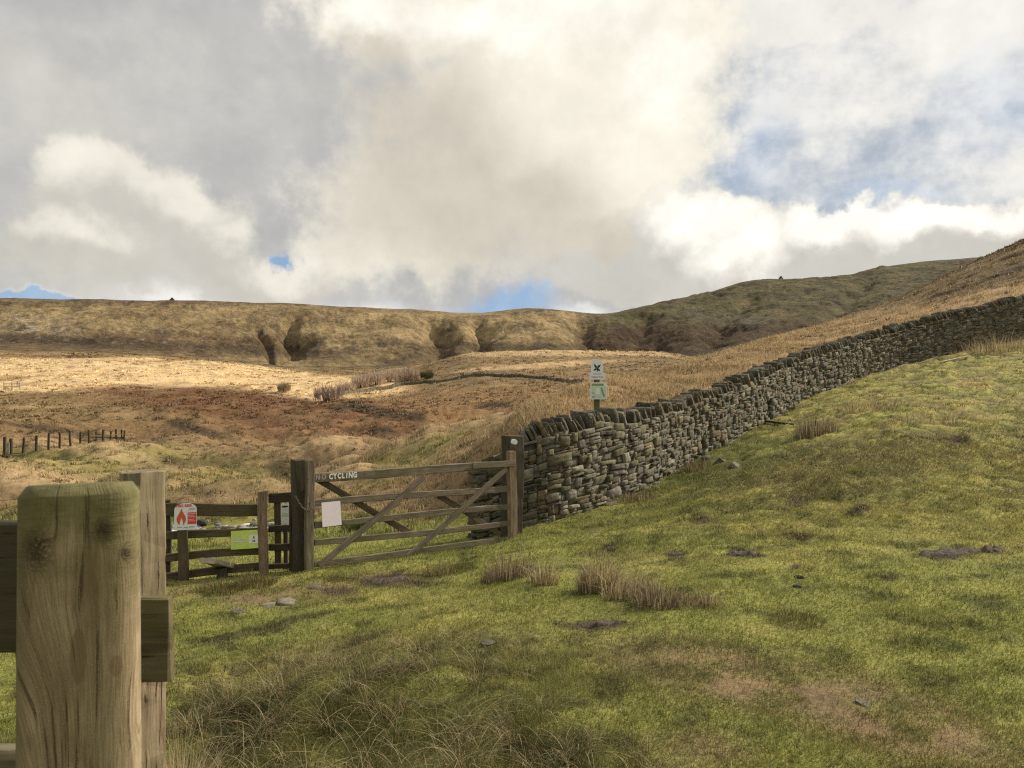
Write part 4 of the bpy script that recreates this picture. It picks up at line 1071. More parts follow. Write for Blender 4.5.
# ---------------------------------------------------------------- emblem sign behind the wall
def build_sign():
    Y = 14.0; pb = on_ground(597, Y); q = Y/F
    so = empty('emblem_sign', pb, 'white arched sign with a dark oak leaf emblem behind the stone wall', 'sign')
    M_post = wood_mat('green_sign_post', (.16, .17, .09), (.06, .06, .04), .6)
    timber('post', M_post, so, pb+Vector((0, 0, -.3)), Vector((pb.x, Y, H+(384-362)/F*Y)), Vector((0, -1, 0)), .10, .09)
    a = math.radians(8); u = Vector((math.cos(a), math.sin(a), 0)); n = Vector((math.sin(a), -math.cos(a), 0))
    c = Vector((pb.x, Y-.06, 0))
    def Z(py): return H+(384-py)/F*Y
    base = c-u*(8*q); base.z = Z(379.6)
    pts = [(0, 0), (15.6*q, 0), (15.6*q, 6*q)]
    for i in range(17):
        t = math.pi*i/16; pts.append((7.4*q+6.1*q*math.cos(t), 14.2*q+6.3*q*math.sin(t)))
    pts.insert(3, (13.5*q, 7.2*q)); pts += [(1.3*q, 7.2*q), (0, 6*q)]
    mb = MB(); poly(mb, base, u, up, n, pts, .02); pl = mb.build('arch_plate', M_signwhite, so)
    def leaf(cx, cy, L_, W_, ang):
        o = []; K_ = 20
        for s_ in (1, -1):
            rng = range(K_+1) if s_ > 0 else range(K_, -1, -1)
            for i in rng:
                t = i/K_; w_ = W_*math.sin(math.pi*min(t*.95+.03, 1))*(.72+.28*math.cos(t*6.5*math.pi))
                x, y = s_*w_, t*L_; o.append((cx+x*math.cos(ang)-y*math.sin(ang), cy+x*math.sin(ang)+y*math.cos(ang)))
        return o
    for (cx, cy, l_, w_, an) in ((7.4, 11.2, 5.2, 1.5, .65), (7.4, 11.2, 5.2, 1.5, -.75), (7.4, 11.4, 4.4, 1.3, 2.2), (7.2, 11.4, 4.6, 1.3, -2.3), (7.3, 12, 4.6, .7, 3.3)):
        mb = MB(); poly(mb, base+n*.0205, u, up, n, [(x*q, y*q) for x, y in leaf(cx, cy, l_, w_, an)], .001); mb.build('leaf_emblem', M_ink, pl)
    for (xa, xb, ya, yb) in ((3.5, 11.6, 5.2, 6.0), ):
        mb = MB(); poly(mb, base+n*.0205, u, up, n, [(xa*q, ya*q), (xb*q, ya*q), (xb*q, yb*q), (xa*q, yb*q)], .001); mb.build('small_print', M_grey, pl)
    text_obj('nameplate_lettering', 'National Trust', .036, base+n*.0205+u*1.7*q+up*2.0*q, u, up, n, M_ink, pl, bold=.0006)
    b2 = c-u*(7.2*q); b2.z = Z(399.2)
    mb = MB(); plate(mb, b2, u, up, n, 16.8*q, 16.8*q, .02); pn = mb.build('info_panel', M_signwhite, so)
    def mk(name, m_, pts, t=.0205): mb = MB(); poly(mb, b2+n*t, u, up, n, [(x*q, y*q) for x, y in pts], .001); mb.build(name, m_, pn)
    mk('header_band', M_mapg, [(1.0, 13.4), (13.4, 13.4), (13.4, 15.6), (1.0, 15.6)])
    mk('green_field', M_panelg, [(.9, 1.0), (15.8, 1.0), (15.8, 12.8), (.9, 12.8)])
    mk('print_block', M_grey, [(1.6, 1.6), (4.4, 1.6), (4.4, 3.2), (1.6, 3.2)], .022)
    mk('print_block', M_grey, [(1.8, 5.6), (3.2, 5.6), (3.2, 7.2), (1.8, 7.2)], .022)
    mk('print_block', M_signwhite, [(5.2, 5.0), (9.4, 5.0), (9.4, 11.0), (5.2, 11.0)], .022)
    mk('map_strip', M_mapg, [(10.2, 11.6), (11.4, 11.9), (12.6, 8.6), (14.0, 5.0), (14.4, 2.6), (12.8, 2.9), (12.2, 5.4), (11.0, 8.6)], .022)
build_sign()

# ---------------------------------------------------------------- farther walls, fences, cairns
def build_far_wall():
    pts = []
    for px, py in ((326, 401), (345, 396), (372, 390), (400, 385.5), (425, 382), (450, 379.8), (480, 378.6), (515, 377.8), (545, 378.2), (562, 380), (580, 385), (600, 390)):
        Y = 205+ (px-300)*.05
        ys = np.exp(np.linspace(math.log(95), math.log(330), 300)); xs = (px-512)/F*ys
        p = 384-(ground(xs, ys)-H)/ys*F
        Y = float(ys[int(np.argmin(np.abs(p-py)))])
        pts.append((px, Y))
    return pts
fw = build_far_wall()
def far_wall():
    pxs = np.array([p for p, _ in fw]); Ys = smooth(np.array([y for _, y in fw]), 2)
    pp = np.linspace(pxs[0], pxs[-1], 420); YY = np.interp(pp, pxs, Ys)
    X_ = (pp-512)/F*YY; Z_ = ground(X_, YY)
    sp_v = []; R = np.random.RandomState(8); V = []
    for i in range(len(pp)-1):
        c = np.array([X_[i], YY[i], Z_[i]+.30]); d = np.array([X_[i+1]-X_[i], YY[i+1]-YY[i]]); L_ = np.hypot(*d); a = math.atan2(d[1], d[0])
        v = CV*np.array([L_*.56, .35, .62+R.uniform(-.22, .16)]); v = v+R.uniform(-.06, .06, v.shape)
        V.append(np.stack([v[:, 0]*math.cos(a)-v[:, 1]*math.sin(a), v[:, 0]*math.sin(a)+v[:, 1]*math.cos(a), v[:, 2]], 1)+c)
    V = np.array(V); o = stones_mesh('stone_wall', V, stone_cols(len(V), .08, .16), M_stone, None, loc=(float(X_[0]), float(YY[0]), float(Z_[0])))
    set_props(o, 'distant low dark stone wall curving across the tan moor', 'wall')
far_wall()
def far_fence():
    L_ = [(23.2, 453, 1.12), (36, 451.2, 1.1), (48.8, 450, 1.25), (60, 448.6, 1.2), (70.8, 446.2, 1.15), (80.2, 443.8, 1.0), (88.8, 443.5, 1.15), (96, 441.7, 1.0), (103.4, 441.8, .9), (110.4, 440.8, .9), (116.5, 440.8, 1.05), (121.4, 440.4, 1.0), (124.2, 441, 1.0)]
    P = [spot(px, py, 36, 120) for px, py, h in L_]
    fo = empty('post_and_wire_fence', P[0], 'distant line of thin dark fence posts on the left hillside', 'fence')
    R = random.Random(6)
    for p, (px, py, h) in zip(P, L_):
        timber('post', M_gatedark, fo, p+Vector((0, 0, -.2)), p+Vector((R.uniform(-.08, .08), 0, h)), Vector((0, -1, 0)), .13, .12, wob=.01)
    for hz in (.95, .55):
        mb = MB()
        for a, c_ in zip(P[:-1], P[1:]): beam(mb, a+Vector((0, 0, hz)), c_+Vector((0, 0, hz)), Vector((0, -1, 0)), .014, .014, ch=.002, wob=.001, seg=2)
        mb.build('wire', M_metal, fo)
    timber('rail', M_fence, fo, P[6]+Vector((0, 0, .62)), P[12]+Vector((0, 0, .62)), Vector((0, -1, 0)), .13, .04)
    timber('rail', M_fence, fo, P[7]+Vector((0, 0, .34)), P[12]+Vector((0, 0, .30)), Vector((0, -1, 0)), .12, .04)
    a = spot(4.8, 458, 36, 100); c_ = on_ground(11.0, a.y+.3)
    go = empty('hurdle_gate', a, 'small far pedestrian gate with dark posts and pale boards at the left edge', 'gate')
    timber('post', M_gatedark, go, a+Vector((0, 0, -.2)), a+Vector((0, 0, 1.45)), Vector((0, -1, 0)), .17, .15)
    timber('post', M_gatedark, go, c_+Vector((0, 0, -.2)), c_+Vector((0, 0, 1.40)), Vector((0, -1, 0)), .17, .15)
    timber('board', M_pale, go, (a+c_)/2+Vector((0.03, 0, .15)), (a+c_)/2+Vector((0.03, 0, 1.1)), Vector((0, -1, 0)), .16, .03)
    timber('board', M_fencepale, go, a+Vector((-.1, -.12, .22)), c_+Vector((.1, -.12, .22)), Vector((0, -1, 0)), .16, .03)
    timber('foot_board', M_gatedark, go, a+Vector((-.3, -.2, .08)), c_+Vector((.1, -.2, .06)), Vector((0, -1, 0)), .2, .1)
far_fence()
def far_hurdle():
    a = spot(4, 390, 140, 380); c_ = on_ground(20, a.y+2)
    ho = empty('sheep_hurdle', a, 'tiny pale hurdle in the bright meadow at the far left', 'hurdle')
    for q in (0, .5, 1):
        p = a.lerp(c_, q); timber('post', M_pale, ho, p+Vector((0, 0, -.2)), p+Vector((0, 0, 2.3)), Vector((0, -1, 0)), .22, .2)
    for hz in (.9, 1.7): timber('rail', M_pale, ho, a+Vector((0, -.2, hz)), c_+Vector((0, -.2, hz)), Vector((0, -1, 0)), .22, .08)
far_hurdle()
def cairn(px, Y, r, label, seed):
    ys = np.linspace(Y-200, Y+200, 120); xs = (px-512)/F*ys; p = (ground(xs, ys)-H)/ys; Y = float(ys[int(np.argmax(p))])
    c = on_ground(px, Y); R = np.random.RandomState(seed); V = []
    for i in range(16):
        lv = i/16.; rad = r*(1-lv)*.8; a = R.uniform(0, 6.3)
        v = CV/((np.abs(CV)**3).sum(1)**(1/3.))[:, None]*np.array([r*.5, r*.5, r*.22])*R.uniform(.7, 1.1)+R.uniform(-.06, .06, CV.shape)*r
        V.append(v+np.array([c.x+rad*math.cos(a), c.y+rad*math.sin(a), c.z+r*.1+lv*r*1.1]))
    o = stones_mesh('cairn', np.array(V), stone_cols(16, .05, .1), M_stone, None, loc=tuple(c)); set_props(o, label, 'cairn')
cairn(781, 1640, 4.2, 'dark rocky cairn on the skyline of the right hand hill', 3)
cairn(172, 1290, 3.0, 'small rock pile on the flat skyline at the far left', 4)
a = spot(941, 363.5, 20, 28.5); c_ = spot(968, 357.5, 20, 28.6)
o = timber('loose_plank', M_pale, None, a+Vector((0, 0, .05)), c_+Vector((0, 0, .05)), up, .10, .03); set_props(o, 'long pale plank lying in the grass below the upper wall', 'plank')
a = spot(757, 419, 12, 20); c_ = spot(792, 425, 12, 20)
o = timber('loose_plank', M_gatedark, None, a+Vector((0, 0, .03)), c_+Vector((0, 0, .01)), up, .10, .05); set_props(o, 'dark old plank lying in the grass below the wall hole', 'plank')

# ---------------------------------------------------------------- grass and plants
M_grass, b = mat('grass_blades')
vc = vcol(b); b.put(b.p.inputs['Base Color'], vc); b.p.inputs['Roughness'].default_value = .7; b.p.inputs['Specular IOR Level'].default_value = .15
tr = b.n.new('ShaderNodeBsdfTranslucent'); b.l.new(vc, tr.inputs[0])
ms = b.n.new('ShaderNodeMixShader'); ms.inputs[0].default_value = .35
b.l.new(b.p.outputs[0], ms.inputs[1]); b.l.new(tr.outputs[0], ms.inputs[2]); b.l.new(ms.outputs[0], b.out.inputs[0])
RS = np.random.RandomState(12)
def blades(P, h, w, lean, az, cols, bend=0.5):
    """P (N,3) roots, h heights, w widths, lean (0 upright .. 1 flat), az lean direction; five-point curved blades"""
    N = len(P); d = np.stack([np.cos(az), np.sin(az), np.zeros(N)], 1)
    fa = az+RS.uniform(-1.5, 1.5, N)+np.pi/2; s = np.stack([np.cos(fa), np.sin(fa), np.zeros(N)], 1)*(w/2)[:, None]
    upv = np.array([0, 0, 1.0])
    hv = np.sqrt(np.clip(1-lean**2, .05, 1))
    m1 = P+d*(h*lean*.35*(1-bend*.5))[:, None]+upv*(h*hv*.55)[:, None]
    t = P+d*(h*lean)[:, None]+upv*(h*hv*(1-.25*bend*lean))[:, None]
    V = np.stack([P-s-upv*0.01, P+s-upv*0.01, m1+s*.8, m1-s*.8, t], 1)
    return V.reshape(-1, 3), np.repeat(cols, 5, 0)
def blades_mesh(name, V, C):
    N = len(V)//5; o = np.arange(N)[:, None]*5
    q = np.array([[0, 1, 2, 3, 3, 2, 4]])+o
    me = mesh_np(name, V, q.ravel(), np.tile([4, 3], N), C, smooth=True)
    me.materials.append(M_grass); return me
def vary(c, a=.25, dry=None, pd=0.0):
    N = len(c); c = c*RS.uniform(1-a, 1+a, N)[:, None]*RS.uniform(.92, 1.08, (N, 3))
    if dry is not None:
        k = RS.uniform(0, 1, N) < pd; c = np.where(k[:, None], np.array(dry)*RS.uniform(.6, 1.15, N)[:, None], c)
    return c
def inside_wall(x, y):
    """signed: is the point beyond (behind) the near face of the wall"""
    px = 512+F*x/y; Yw = np.interp(px, 512+F*gx/gy, gy, left=1e9); return y > Yw-.02, y > Yw+1.0
def scatter(n, r0, r1, t0=-40, t1=44):
    th = np.radians(RS.uniform(t0, t1, n)); lr = RS.uniform(math.log(r0), math.log(r1), n); r = np.exp(lr)
    return r*np.sin(th), r*np.cos(th), r, th
def sheet(name, x, y, h, w, lean, dry, pd, cvar=.28, mul=1.0, az=None):
    P = np.stack([x, y, ground(x, y)], 1); c = vary(colour_at(x, y)*mul, cvar, dry, pd)
    if az is None: az = RS.uniform(0, 2*np.pi, len(x))
    V, C = blades(P, h, w, lean, az, c)
    o = link(bpy.data.objects.new(name, blades_mesh(name, V, C))); return set_props(o, kind='stuff')
DRYC = (.36, .28, .14)
# short turf before the gate and wall
x, y, r, th = scatter(770000, 1.6, 15, -58, 62)
inw, _ = inside_wall(x, y); gateY = np.interp(512+F*x/y, [100, 300, 515], [8.4, 8.8, 10.7])
c0 = colour_at(x, y); dens = np.clip((c0[:, 1]/c0[:, 0]-.72)/.18, .10, 1)
cl = fbm(x, y, .30, 3, 201); keep = (~inw) & (RS.uniform(0, 1, len(x)) < dens*np.clip(.8+.8*cl, .35, 1))
x, y, r, cl = x[keep], y[keep], r[keep], cl[keep]
hh = (.020+.020*RS.uniform(0, 1, len(x)))*(1+.9*np.clip(fbm(x, y, 1.1, 3, 205), -.5, 1))*np.clip(.75+.05*r, .8, 1.5)
sheet('short_grass', x, y, hh, .0020+.00050*r, RS.uniform(.35, .97, len(x)), DRYC, .09)
# tussocky slope on the right
x, y, r, th = scatter(320000, 8, 34, 4, 62)
inw, _ = inside_wall(x, y); keep = (~inw) & ((512+F*x/y) > 540); x, y, r = x[keep], y[keep], r[keep]
lm = np.maximum(fbm(x+0.4*fbm(x, y, .9, 4, 3), y*1.4, 1.25, 3, 21), -.25)
keep = RS.uniform(0, 1, len(x)) < np.clip(.45+1.0*lm, .2, 1); x, y, r, lm = x[keep], y[keep], r[keep], lm[keep]
hh = (.03+.05*RS.uniform(0, 1, len(x)))*(1+.9*lm)*(.7+.3*sst(r, 9, 14))
sheet('hillside_grass', x, y, hh, .002+.00052*r, RS.uniform(.5, .98, len(x)), (.42, .34, .17), .20, .3)
# tawny moor grass behind wall and gate
x, y, r, th = scatter(430000, 11.2, 150, -42, 44)
px = 512+F*x/y; inw, inb = inside_wall(x, y)
keep = np.where(px > 476, inb, y > np.interp(px, [100, 476], [12.5, 13.5]))
keep &= RS.uniform(0, 1, len(x)) < np.where(px > 500, .8, .35)
patch = fbm(x, y, 3.5, 3, 211); strm = np.abs(y-stream_y(x)) < 1.3; strm &= (x < -5.1) & (x > -14)
keep &= ~strm & (RS.uniform(0, 1, len(x)) < np.clip(.75+.9*patch, .25, 1)*(.35+.65*sst(y, 12, 15)))
x, y, r, patch, px = x[keep], y[keep], r[keep], patch[keep], px[keep]
hh = (.08+.22*RS.uniform(0, 1, len(x)))*(1+.9*patch)*np.where(px > 520, 1.15, .75)
hh *= np.clip((colour_at(x, y)[:, 0]/colour_at(x, y)[:, 1]-.6)/.6, .3, 1)
sheet('moor_grass', x, y, hh, .006+.00050*r, RS.uniform(.35, .97, len(x)), (.52, .40, .22), .16, .5)
def tussocks(name, nc, r0, r1, nb, rad, hgt, wid, keepf, cv, dry, pd):
    cx, cy, cr, _ = scatter(nc, r0, r1, -42, 44)
    k = keepf(cx, cy); cx, cy, cr = cx[k], cy[k], cr[k]; n = len(cx)
    size = RS.uniform(.55, 1.35, n); cc = colour_at(cx, cy)*np.clip(RS.normal(1.02, cv, n), .35, 1.9)[:, None]
    t = RS.uniform(0, 1, n)[:, None]; cc = np.where(t < .16, cc*np.array([[.55, .52, .46]]), cc); cc = np.where(t > .86, cc*np.array([[1.08, 1.14, 1.22]]), cc)
    i = np.repeat(np.arange(n), nb); N = len(i)
    a = RS.uniform(0, 2*np.pi, N); q = np.sqrt(RS.uniform(0, 1, N)); R_ = rad(cr[i])*size[i]
    x = cx[i]+np.cos(a)*q*R_*.7; y = cy[i]+np.sin(a)*q*R_*.7
    h = hgt(cr[i])*size[i]*RS.uniform(.5, 1.1, N)*(1-.45*q)
    P = np.stack([x, y, ground(x, y)], 1); c = vary(cc[i], .22, dry, pd)
    V, C = blades(P, h, wid(cr[i]), np.clip(.15+.75*q+RS.normal(0, .15, N), .02, .97), a+RS.normal(0, .5, N), c, 1.0)
    set_props(link(bpy.data.objects.new(name, blades_mesh(name, V, C))), kind='stuff')
def k_mid(x, y):
    px = 512+F*x/y; _, inb = inside_wall(x, y); k = np.where(px > 476, inb, y > np.interp(px, [100, 476], [13.0, 14.0]))
    s_ = (np.abs(y-stream_y(x)) < 1.3) & (x < -5.1) & (x > -14)
    return k & ~s_ & (RS.uniform(0, 1, len(x)) < np.clip(.72+1.2*fbm(x, y, 6, 3, 221), .15, 1)*(.25+.75*sst(y, 12.2, 14.5)))
tussocks('moor_tussocks', 15000, 12.5, 160, 26, lambda r: .19+.0042*r, lambda r: .20+.0022*r, lambda r: .008+.0007*r, k_mid, .26, (.50, .40, .23), .10)
tussocks('far_moor_tussocks', 13000, 130, 500, 13, lambda r: .4+.0035*r, lambda r: .35+.0016*r, lambda r: .0015*r, lambda x, y: RS.uniform(0, 1, len(x)) < np.clip(.6+1.3*fbm(x, y, 30, 3, 223), .1, 1), .34, (.5, .4, .25), .08)
def k_slope(x, y):
    px = 512+F*x/y; inw, _ = inside_wall(x, y)
    return ~inw & (px > 600) & (RS.uniform(0, 1, len(x)) < np.clip(.12+1.6*fbm(x, y, 1.6, 3, 241), .03, .85)*sst(y+.006*(px-600), 7.5, 10))
tussocks('slope_tussocks', 9000, 7.5, 33, 22, lambda r: .07+.004*r, lambda r: .06+.0028*r, lambda r: .0022+.00050*r, k_slope, .48, (.20, .15, .07), .34)
def k_foot(x, y):
    a, _ = inside_wall(x, y+.05); b_, _ = inside_wall(x, y+.55)
    return ~a & b_ & (512+F*x/y > 520) & (RS.uniform(0, 1, len(x)) < np.clip(.35+1.2*fbm(x, y, 2.0, 2, 243), .05, 1))
tussocks('wall_foot_plants', 9000, 10.8, 33, 24, lambda r: .08+.003*r, lambda r: .12+.003*r, lambda r: .0025+.00050*r, k_foot, .35, (.22, .16, .09), .30)
def k_front(x, y):
    px = 512+F*x/y
    return (y > 2.7) & (px < 640) & (RS.uniform(0, 1, len(x)) < np.clip(.25+1.4*fbm(x, y, .8, 2, 245), .0, .9)*(1-sst(y, 4.6, 6.2))*(1-sst(px, 480, 640)))
tussocks('rough_tussocks', 1900, 2.7, 6.2, 90, lambda r: .10+0*r, lambda r: .12+0*r, lambda r: .0022+0*r, k_front, .38, (.34, .26, .13), .14)
def k_turf(x, y):
    px = 512+F*x/y; inw, _ = inside_wall(x, y); gY = np.interp(px, [100, 300, 515], [8.3, 8.6, 10.6])
    return ~inw & (y < gY) & (RS.uniform(0, 1, len(x)) < np.clip(-.02+.9*fbm(x, y, 1.6, 3, 247), 0, .5))
tussocks('turf_clumps', 9000, 3.2, 13, 26, lambda r: .05+.003*r, lambda r: .035+.0018*r, lambda r: .0020+.00045*r, k_turf, .34, (.32, .25, .12), .18)
x, y, r, th = scatter(90000, 150, 480, -40, 40)
keep = RS.uniform(0, 1, len(x)) < np.clip(.6+1.1*fbm(x, y, 22, 3, 215), .1, 1); x, y, r = x[keep], y[keep], r[keep]
sheet('far_moor_grass', x, y, RS.uniform(.15, .55, len(x)), .0013*r, RS.uniform(.4, .97, len(x)), (.5, .38, .2), .08, .4)
# long arching grass in the dip at the bottom left
# rough unmown turf round the dip
x = RS.uniform(-1.75, 1.1, 75000); y = RS.uniform(2.75, 5.3, 75000)
rg = fbm(x, y, .45, 3, 231); edge = (1-sst(x, .1, 1.1))*(1-sst(y, 4.0, 5.2)); keep = RS.uniform(0, 1, len(x)) < np.clip(edge*(.55+1.2*rg), 0, 1); x, y, rg = x[keep], y[keep], rg[keep]
sheet('rough_turf', x, y, (.035+.075*RS.uniform(0, 1, len(x))**2)*(1+.8*rg), np.full(len(x), .0022), RS.uniform(.4, .98, len(x)), (.34, .26, .13), .22, .4)
def long_grass():
    Vs, Cs = [], []
    for (cx, cy, sx, sy, n, h0, h1, pd) in ((-1.35, 4.3, .25, .3, 1100, .12, .34, .4), (-1.15, 4.9, .4, .25, 700, .08, .24, .4), (-.95, 3.7, .40, .35, 1700, .16, .42, .40), (-.42, 3.45, .42, .25, 600, .10, .30, .4), (.02, 3.25, .45, .16, 650, .08, .24, .4), (-.55, 4.4, .5, .25, 700, .10, .26, .4), (.35, 3.3, .25, .12, 600, .08, .2, .35), (-.9, 5.2, .5, .35, 500, .08, .2, .35)):
        # rooted in clumps
        k = max(8, n//60); gx_ = RS.normal(cx, sx, k); gy_ = RS.normal(cy, sy, k); w_ = RS.randint(0, k, n)
        x = gx_[w_]+RS.normal(0, .035, n); y = gy_[w_]+RS.normal(0, .035, n)
        ok = y > 2.7; x, y = x[ok], y[ok]; n2 = len(x)
        h = RS.uniform(h0, h1, n2)*RS.uniform(.5, 1.1, n2); az = np.arctan2(y-gy_[w_][ok], x-gx_[w_][ok])+RS.normal(0, 1.1, n2)
        P = np.stack([x, y, ground(x, y)], 1)
        d = np.stack([np.cos(az), np.sin(az), np.zeros(n2)], 1); ln = RS.uniform(.5, 1.3, n2)
        base = np.where((RS.uniform(0, 1, n2) < pd)[:, None], np.array([[.38, .31, .17]]), np.array([[.085, .088, .028]]))
        base = np.where((RS.uniform(0, 1, n2) < .15)[:, None], np.array([[.19, .12, .05]]), base)*RS.uniform(.55, 1.25, n2)[:, None]
        s = np.stack([-np.sin(az), np.cos(az), np.zeros(n2)], 1)*RS.uniform(.0009, .0019, n2)[:, None]
        pts = []
        for i in range(6):
            t = i/5.; pts.append(P+d*(h*ln*t**1.5)[:, None]+np.array([0, 0, 1.])*(h*(t*1.0-ln*.68*t**2.2))[:, None])
        V = np.stack([q for i in range(5) for q in (pts[i]-s*(1-i*.12), pts[i]+s*(1-i*.12))]+[pts[5]], 1)
        Vs.append(V.reshape(-1, 3)); Cs.append(np.repeat(base, 11, 0))
    V = np.vstack(Vs); C = np.vstack(Cs); N = len(V)//11; o = np.arange(N)[:, None]*11
    idx = [j for i in range(4) for j in (2*i, 2*i+1, 2*i+3, 2*i+2)]+[8, 9, 10]
    me = mesh_np('long_grass', V, (np.array([idx])+o).ravel(), np.tile([4]*4+[3], N), C); me.materials.append(M_grass)
    set_props(link(bpy.data.objects.new('long_grass', me)), kind='stuff')
long_grass()

def tussock(label, p, r, h, n, cols, spread=.6, az0=None, flat=0.25, cat='grass tuft', name='grass_tussock', wid=.004):
    a = RS.uniform(0, 2*np.pi, n); q = np.sqrt(RS.uniform(0, 1, n))*r
    x = p.x+q*np.cos(a); y = p.y+q*np.sin(a)
    P = np.stack([x, y, ground(x, y)-.01], 1)-np.array([p.x, p.y, p.z])
    az = a+RS.normal(0, .5, n)
    if az0 is not None: az = np.where(RS.uniform(0, 1, n) < .7, az0+RS.normal(0, .5, n), az)
    c = np.array(cols)[RS.randint(0, len(cols), n)]*RS.uniform(.65, 1.25, n)[:, None]
    hv = h*np.clip(RS.normal(.66, .24, n), .2, 1.25)*(1-.35*q/r)*(1+.35*perlin(x*9, y*9, 31))
    V, C = blades(P, hv, np.full(n, wid*.8)*RS.uniform(.5, 1.3, n), np.clip(flat+RS.beta(1.2, 2.2, n)*(spread+.35)*(.5+.6*q/r), .02, .97), az, c, 1.0)
    o = link(bpy.data.objects.new(name, blades_mesh(name, V, C))); o.location = p
    return set_props(o, label, cat)
TAW = [(.40, .32, .17), (.56, .47, .29), (.28, .21, .10), (.14, .11, .05), (.36, .28, .14)]; BRN = [(.22, .16, .09), (.40, .32, .19), (.12, .09, .05), (.30, .24, .14), (.10, .08, .045)]
GRN = [(.10, .11, .035), (.13, .13, .04), (.22, .17, .07), (.16, .11, .05)]; STR = [(.58, .46, .27), (.50, .38, .21), (.40, .30, .16), (.60, .50, .32)]
T = [('tallest tawny rush tuft standing in the open turf right of the gate', 598, 591, .17, .42, 900, TAW, .42, None, .05),
 ('loose tawny tuft leaning right against the tallest rush tuft', 626, 596, .20, .33, 560, TAW, .5, 0.2, .2),
 ('dark purplish brown tuft in the middle of the tuft row', 657, 603, .19, .26, 620, BRN, .6, None, .15),
 ('low brown sprawling tuft near the right end of the tuft row', 686, 605, .17, .17, 380, BRN, .6, 0.3, .25),
 ('thin tuft with blades leaning right ending the tuft row', 708, 607, .09, .24, 180, TAW, .3, 0.1, .5),
 ('brown tuft in front of the right half of the gate', 508, 578, .26, .34, 760, BRN, .55, None, .1),
 ('pale wispy tuft beside the gatepost at the wall', 543, 583, .15, .32, 330, TAW, .5, None, .15),
 ('low dark green and brown tuft in front of the gate middle', 450, 573, .28, .20, 620, GRN, .6, None, .2),
 ('shaggy green clump under the fence below the lime sign', 256, 585, .22, .20, 620, GRN, .6, None, .2),
 ('shaggy green clump at the foot of the stile step', 222, 592, .24, .22, 600, GRN, .6, None, .2),
 ('reddish upright rush tuft on the slope below the wall hole', 815, 436, .40, .62, 620, BRN, .4, None, .1),
 ('wide low brown tuft higher on the slope near the wall', 874, 409, .75, .36, 800, TAW, .6, None, .25),
 ('faint tan tuft right of the reddish rush tuft', 925, 420, .6, .30, 420, TAW, .6, None, .2),
 ('broad tan tuft against the wall at the right edge', 998, 350, 1.2, .75, 800, TAW, .5, None, .15),
 ('dead brown plant clump at the foot of the wall', 632, 500, .40, .26, 700, BRN, .7, None, .2),
 ('dark weedy clump at the wall foot beside the fallen stones', 690, 470, .45, .30, 620, GRN+BRN, .7, None, .2),
 ('low green tuft with blades leaning right in the turf', 795, 622, .20, .13, 420, GRN, .6, 0.3, .3),
 ('small brown tuft on the turf near the left gatepost', 335, 580, .12, .14, 220, GRN, .6, None, .2)]
for (lb, px, py, r, h, n, cols, spd, az0, fl) in T:
    p = spot(px, py, 4, 32); k = p.y
    tussock(lb, p, r, h, n, cols, spd, az0, fl, wid=.0035+.00045*k)
p = on_ground(181, 3.0); tussock('tall bleached straw tuft at the foot of the square post', p, .10, .66, 1100, STR, .30, None, .02, wid=.0035)
# dense green rush seen through the gate
p = spot(359, 528, 11, 20); tussock('dark green rush clump seen between the gate bars', p, .35, .42, 500, [(.05, .075, .02), (.07, .09, .025)], .4, None, .05, cat='rush clump', name='rush_clump', wid=.011)
# heather and bracken clumps on the hummocks
def bare_shrub(label, px, py, lo, hi, w_, h_, cols, n=420, group=None):
    p = spot(px, py, lo, hi) if hi else on_ground(px, lo)
    if 'cream' in label or 'rusty' in label: h_ *= 1.3; w_ *= 1.15
    t = RS.uniform(0, 1, n); a = RS.uniform(0, 2*np.pi, n); ra = np.sqrt(RS.uniform(0, 1, n))*w_*.42
    hz = h_*RS.uniform(0, .55, n)
    P = np.stack([ra*np.cos(a), ra*np.sin(a), hz*(1-ra/w_)], 1)
    c = np.array(cols)[RS.randint(0, len(cols), n)]*RS.uniform(.7, 1.2, n)[:, None]
    V, C = blades(P, h_*RS.uniform(.25, .5, n), np.full(n, .0011*p.y*.5+.01), RS.uniform(.1, .6, n), a+RS.normal(0, .6, n), c)
    m0 = 14; Ps = np.zeros((m0, 3)); Ps[:, 0] = RS.normal(0, w_*.06, m0); aa = RS.uniform(0, 6.28, m0)
    V2, C2 = blades(Ps, np.full(m0, h_*.7), np.full(m0, .06+w_*.02), RS.uniform(.1, .5, m0), aa, np.tile([[.09, .07, .05]], (m0, 1)))
    root = link(bpy.data.objects.new('bare_shrub', None)); root.location = p; set_props(root, label, 'shrub', group)
    for nm, v_, c_ in (('twigs', V, C), ('stems', V2, C2)):
        o = link(bpy.data.objects.new(nm, blades_mesh(nm, v_, c_))); o.parent = root
G = 'bare shrubs along the clough'; CR = 1.3
PUR = [(.20, .14, .12), (.28, .20, .15), (.34, .26, .18)]; CRM = [(.58, .48, .36), (.46, .36, .26), (.40, .28, .2)]
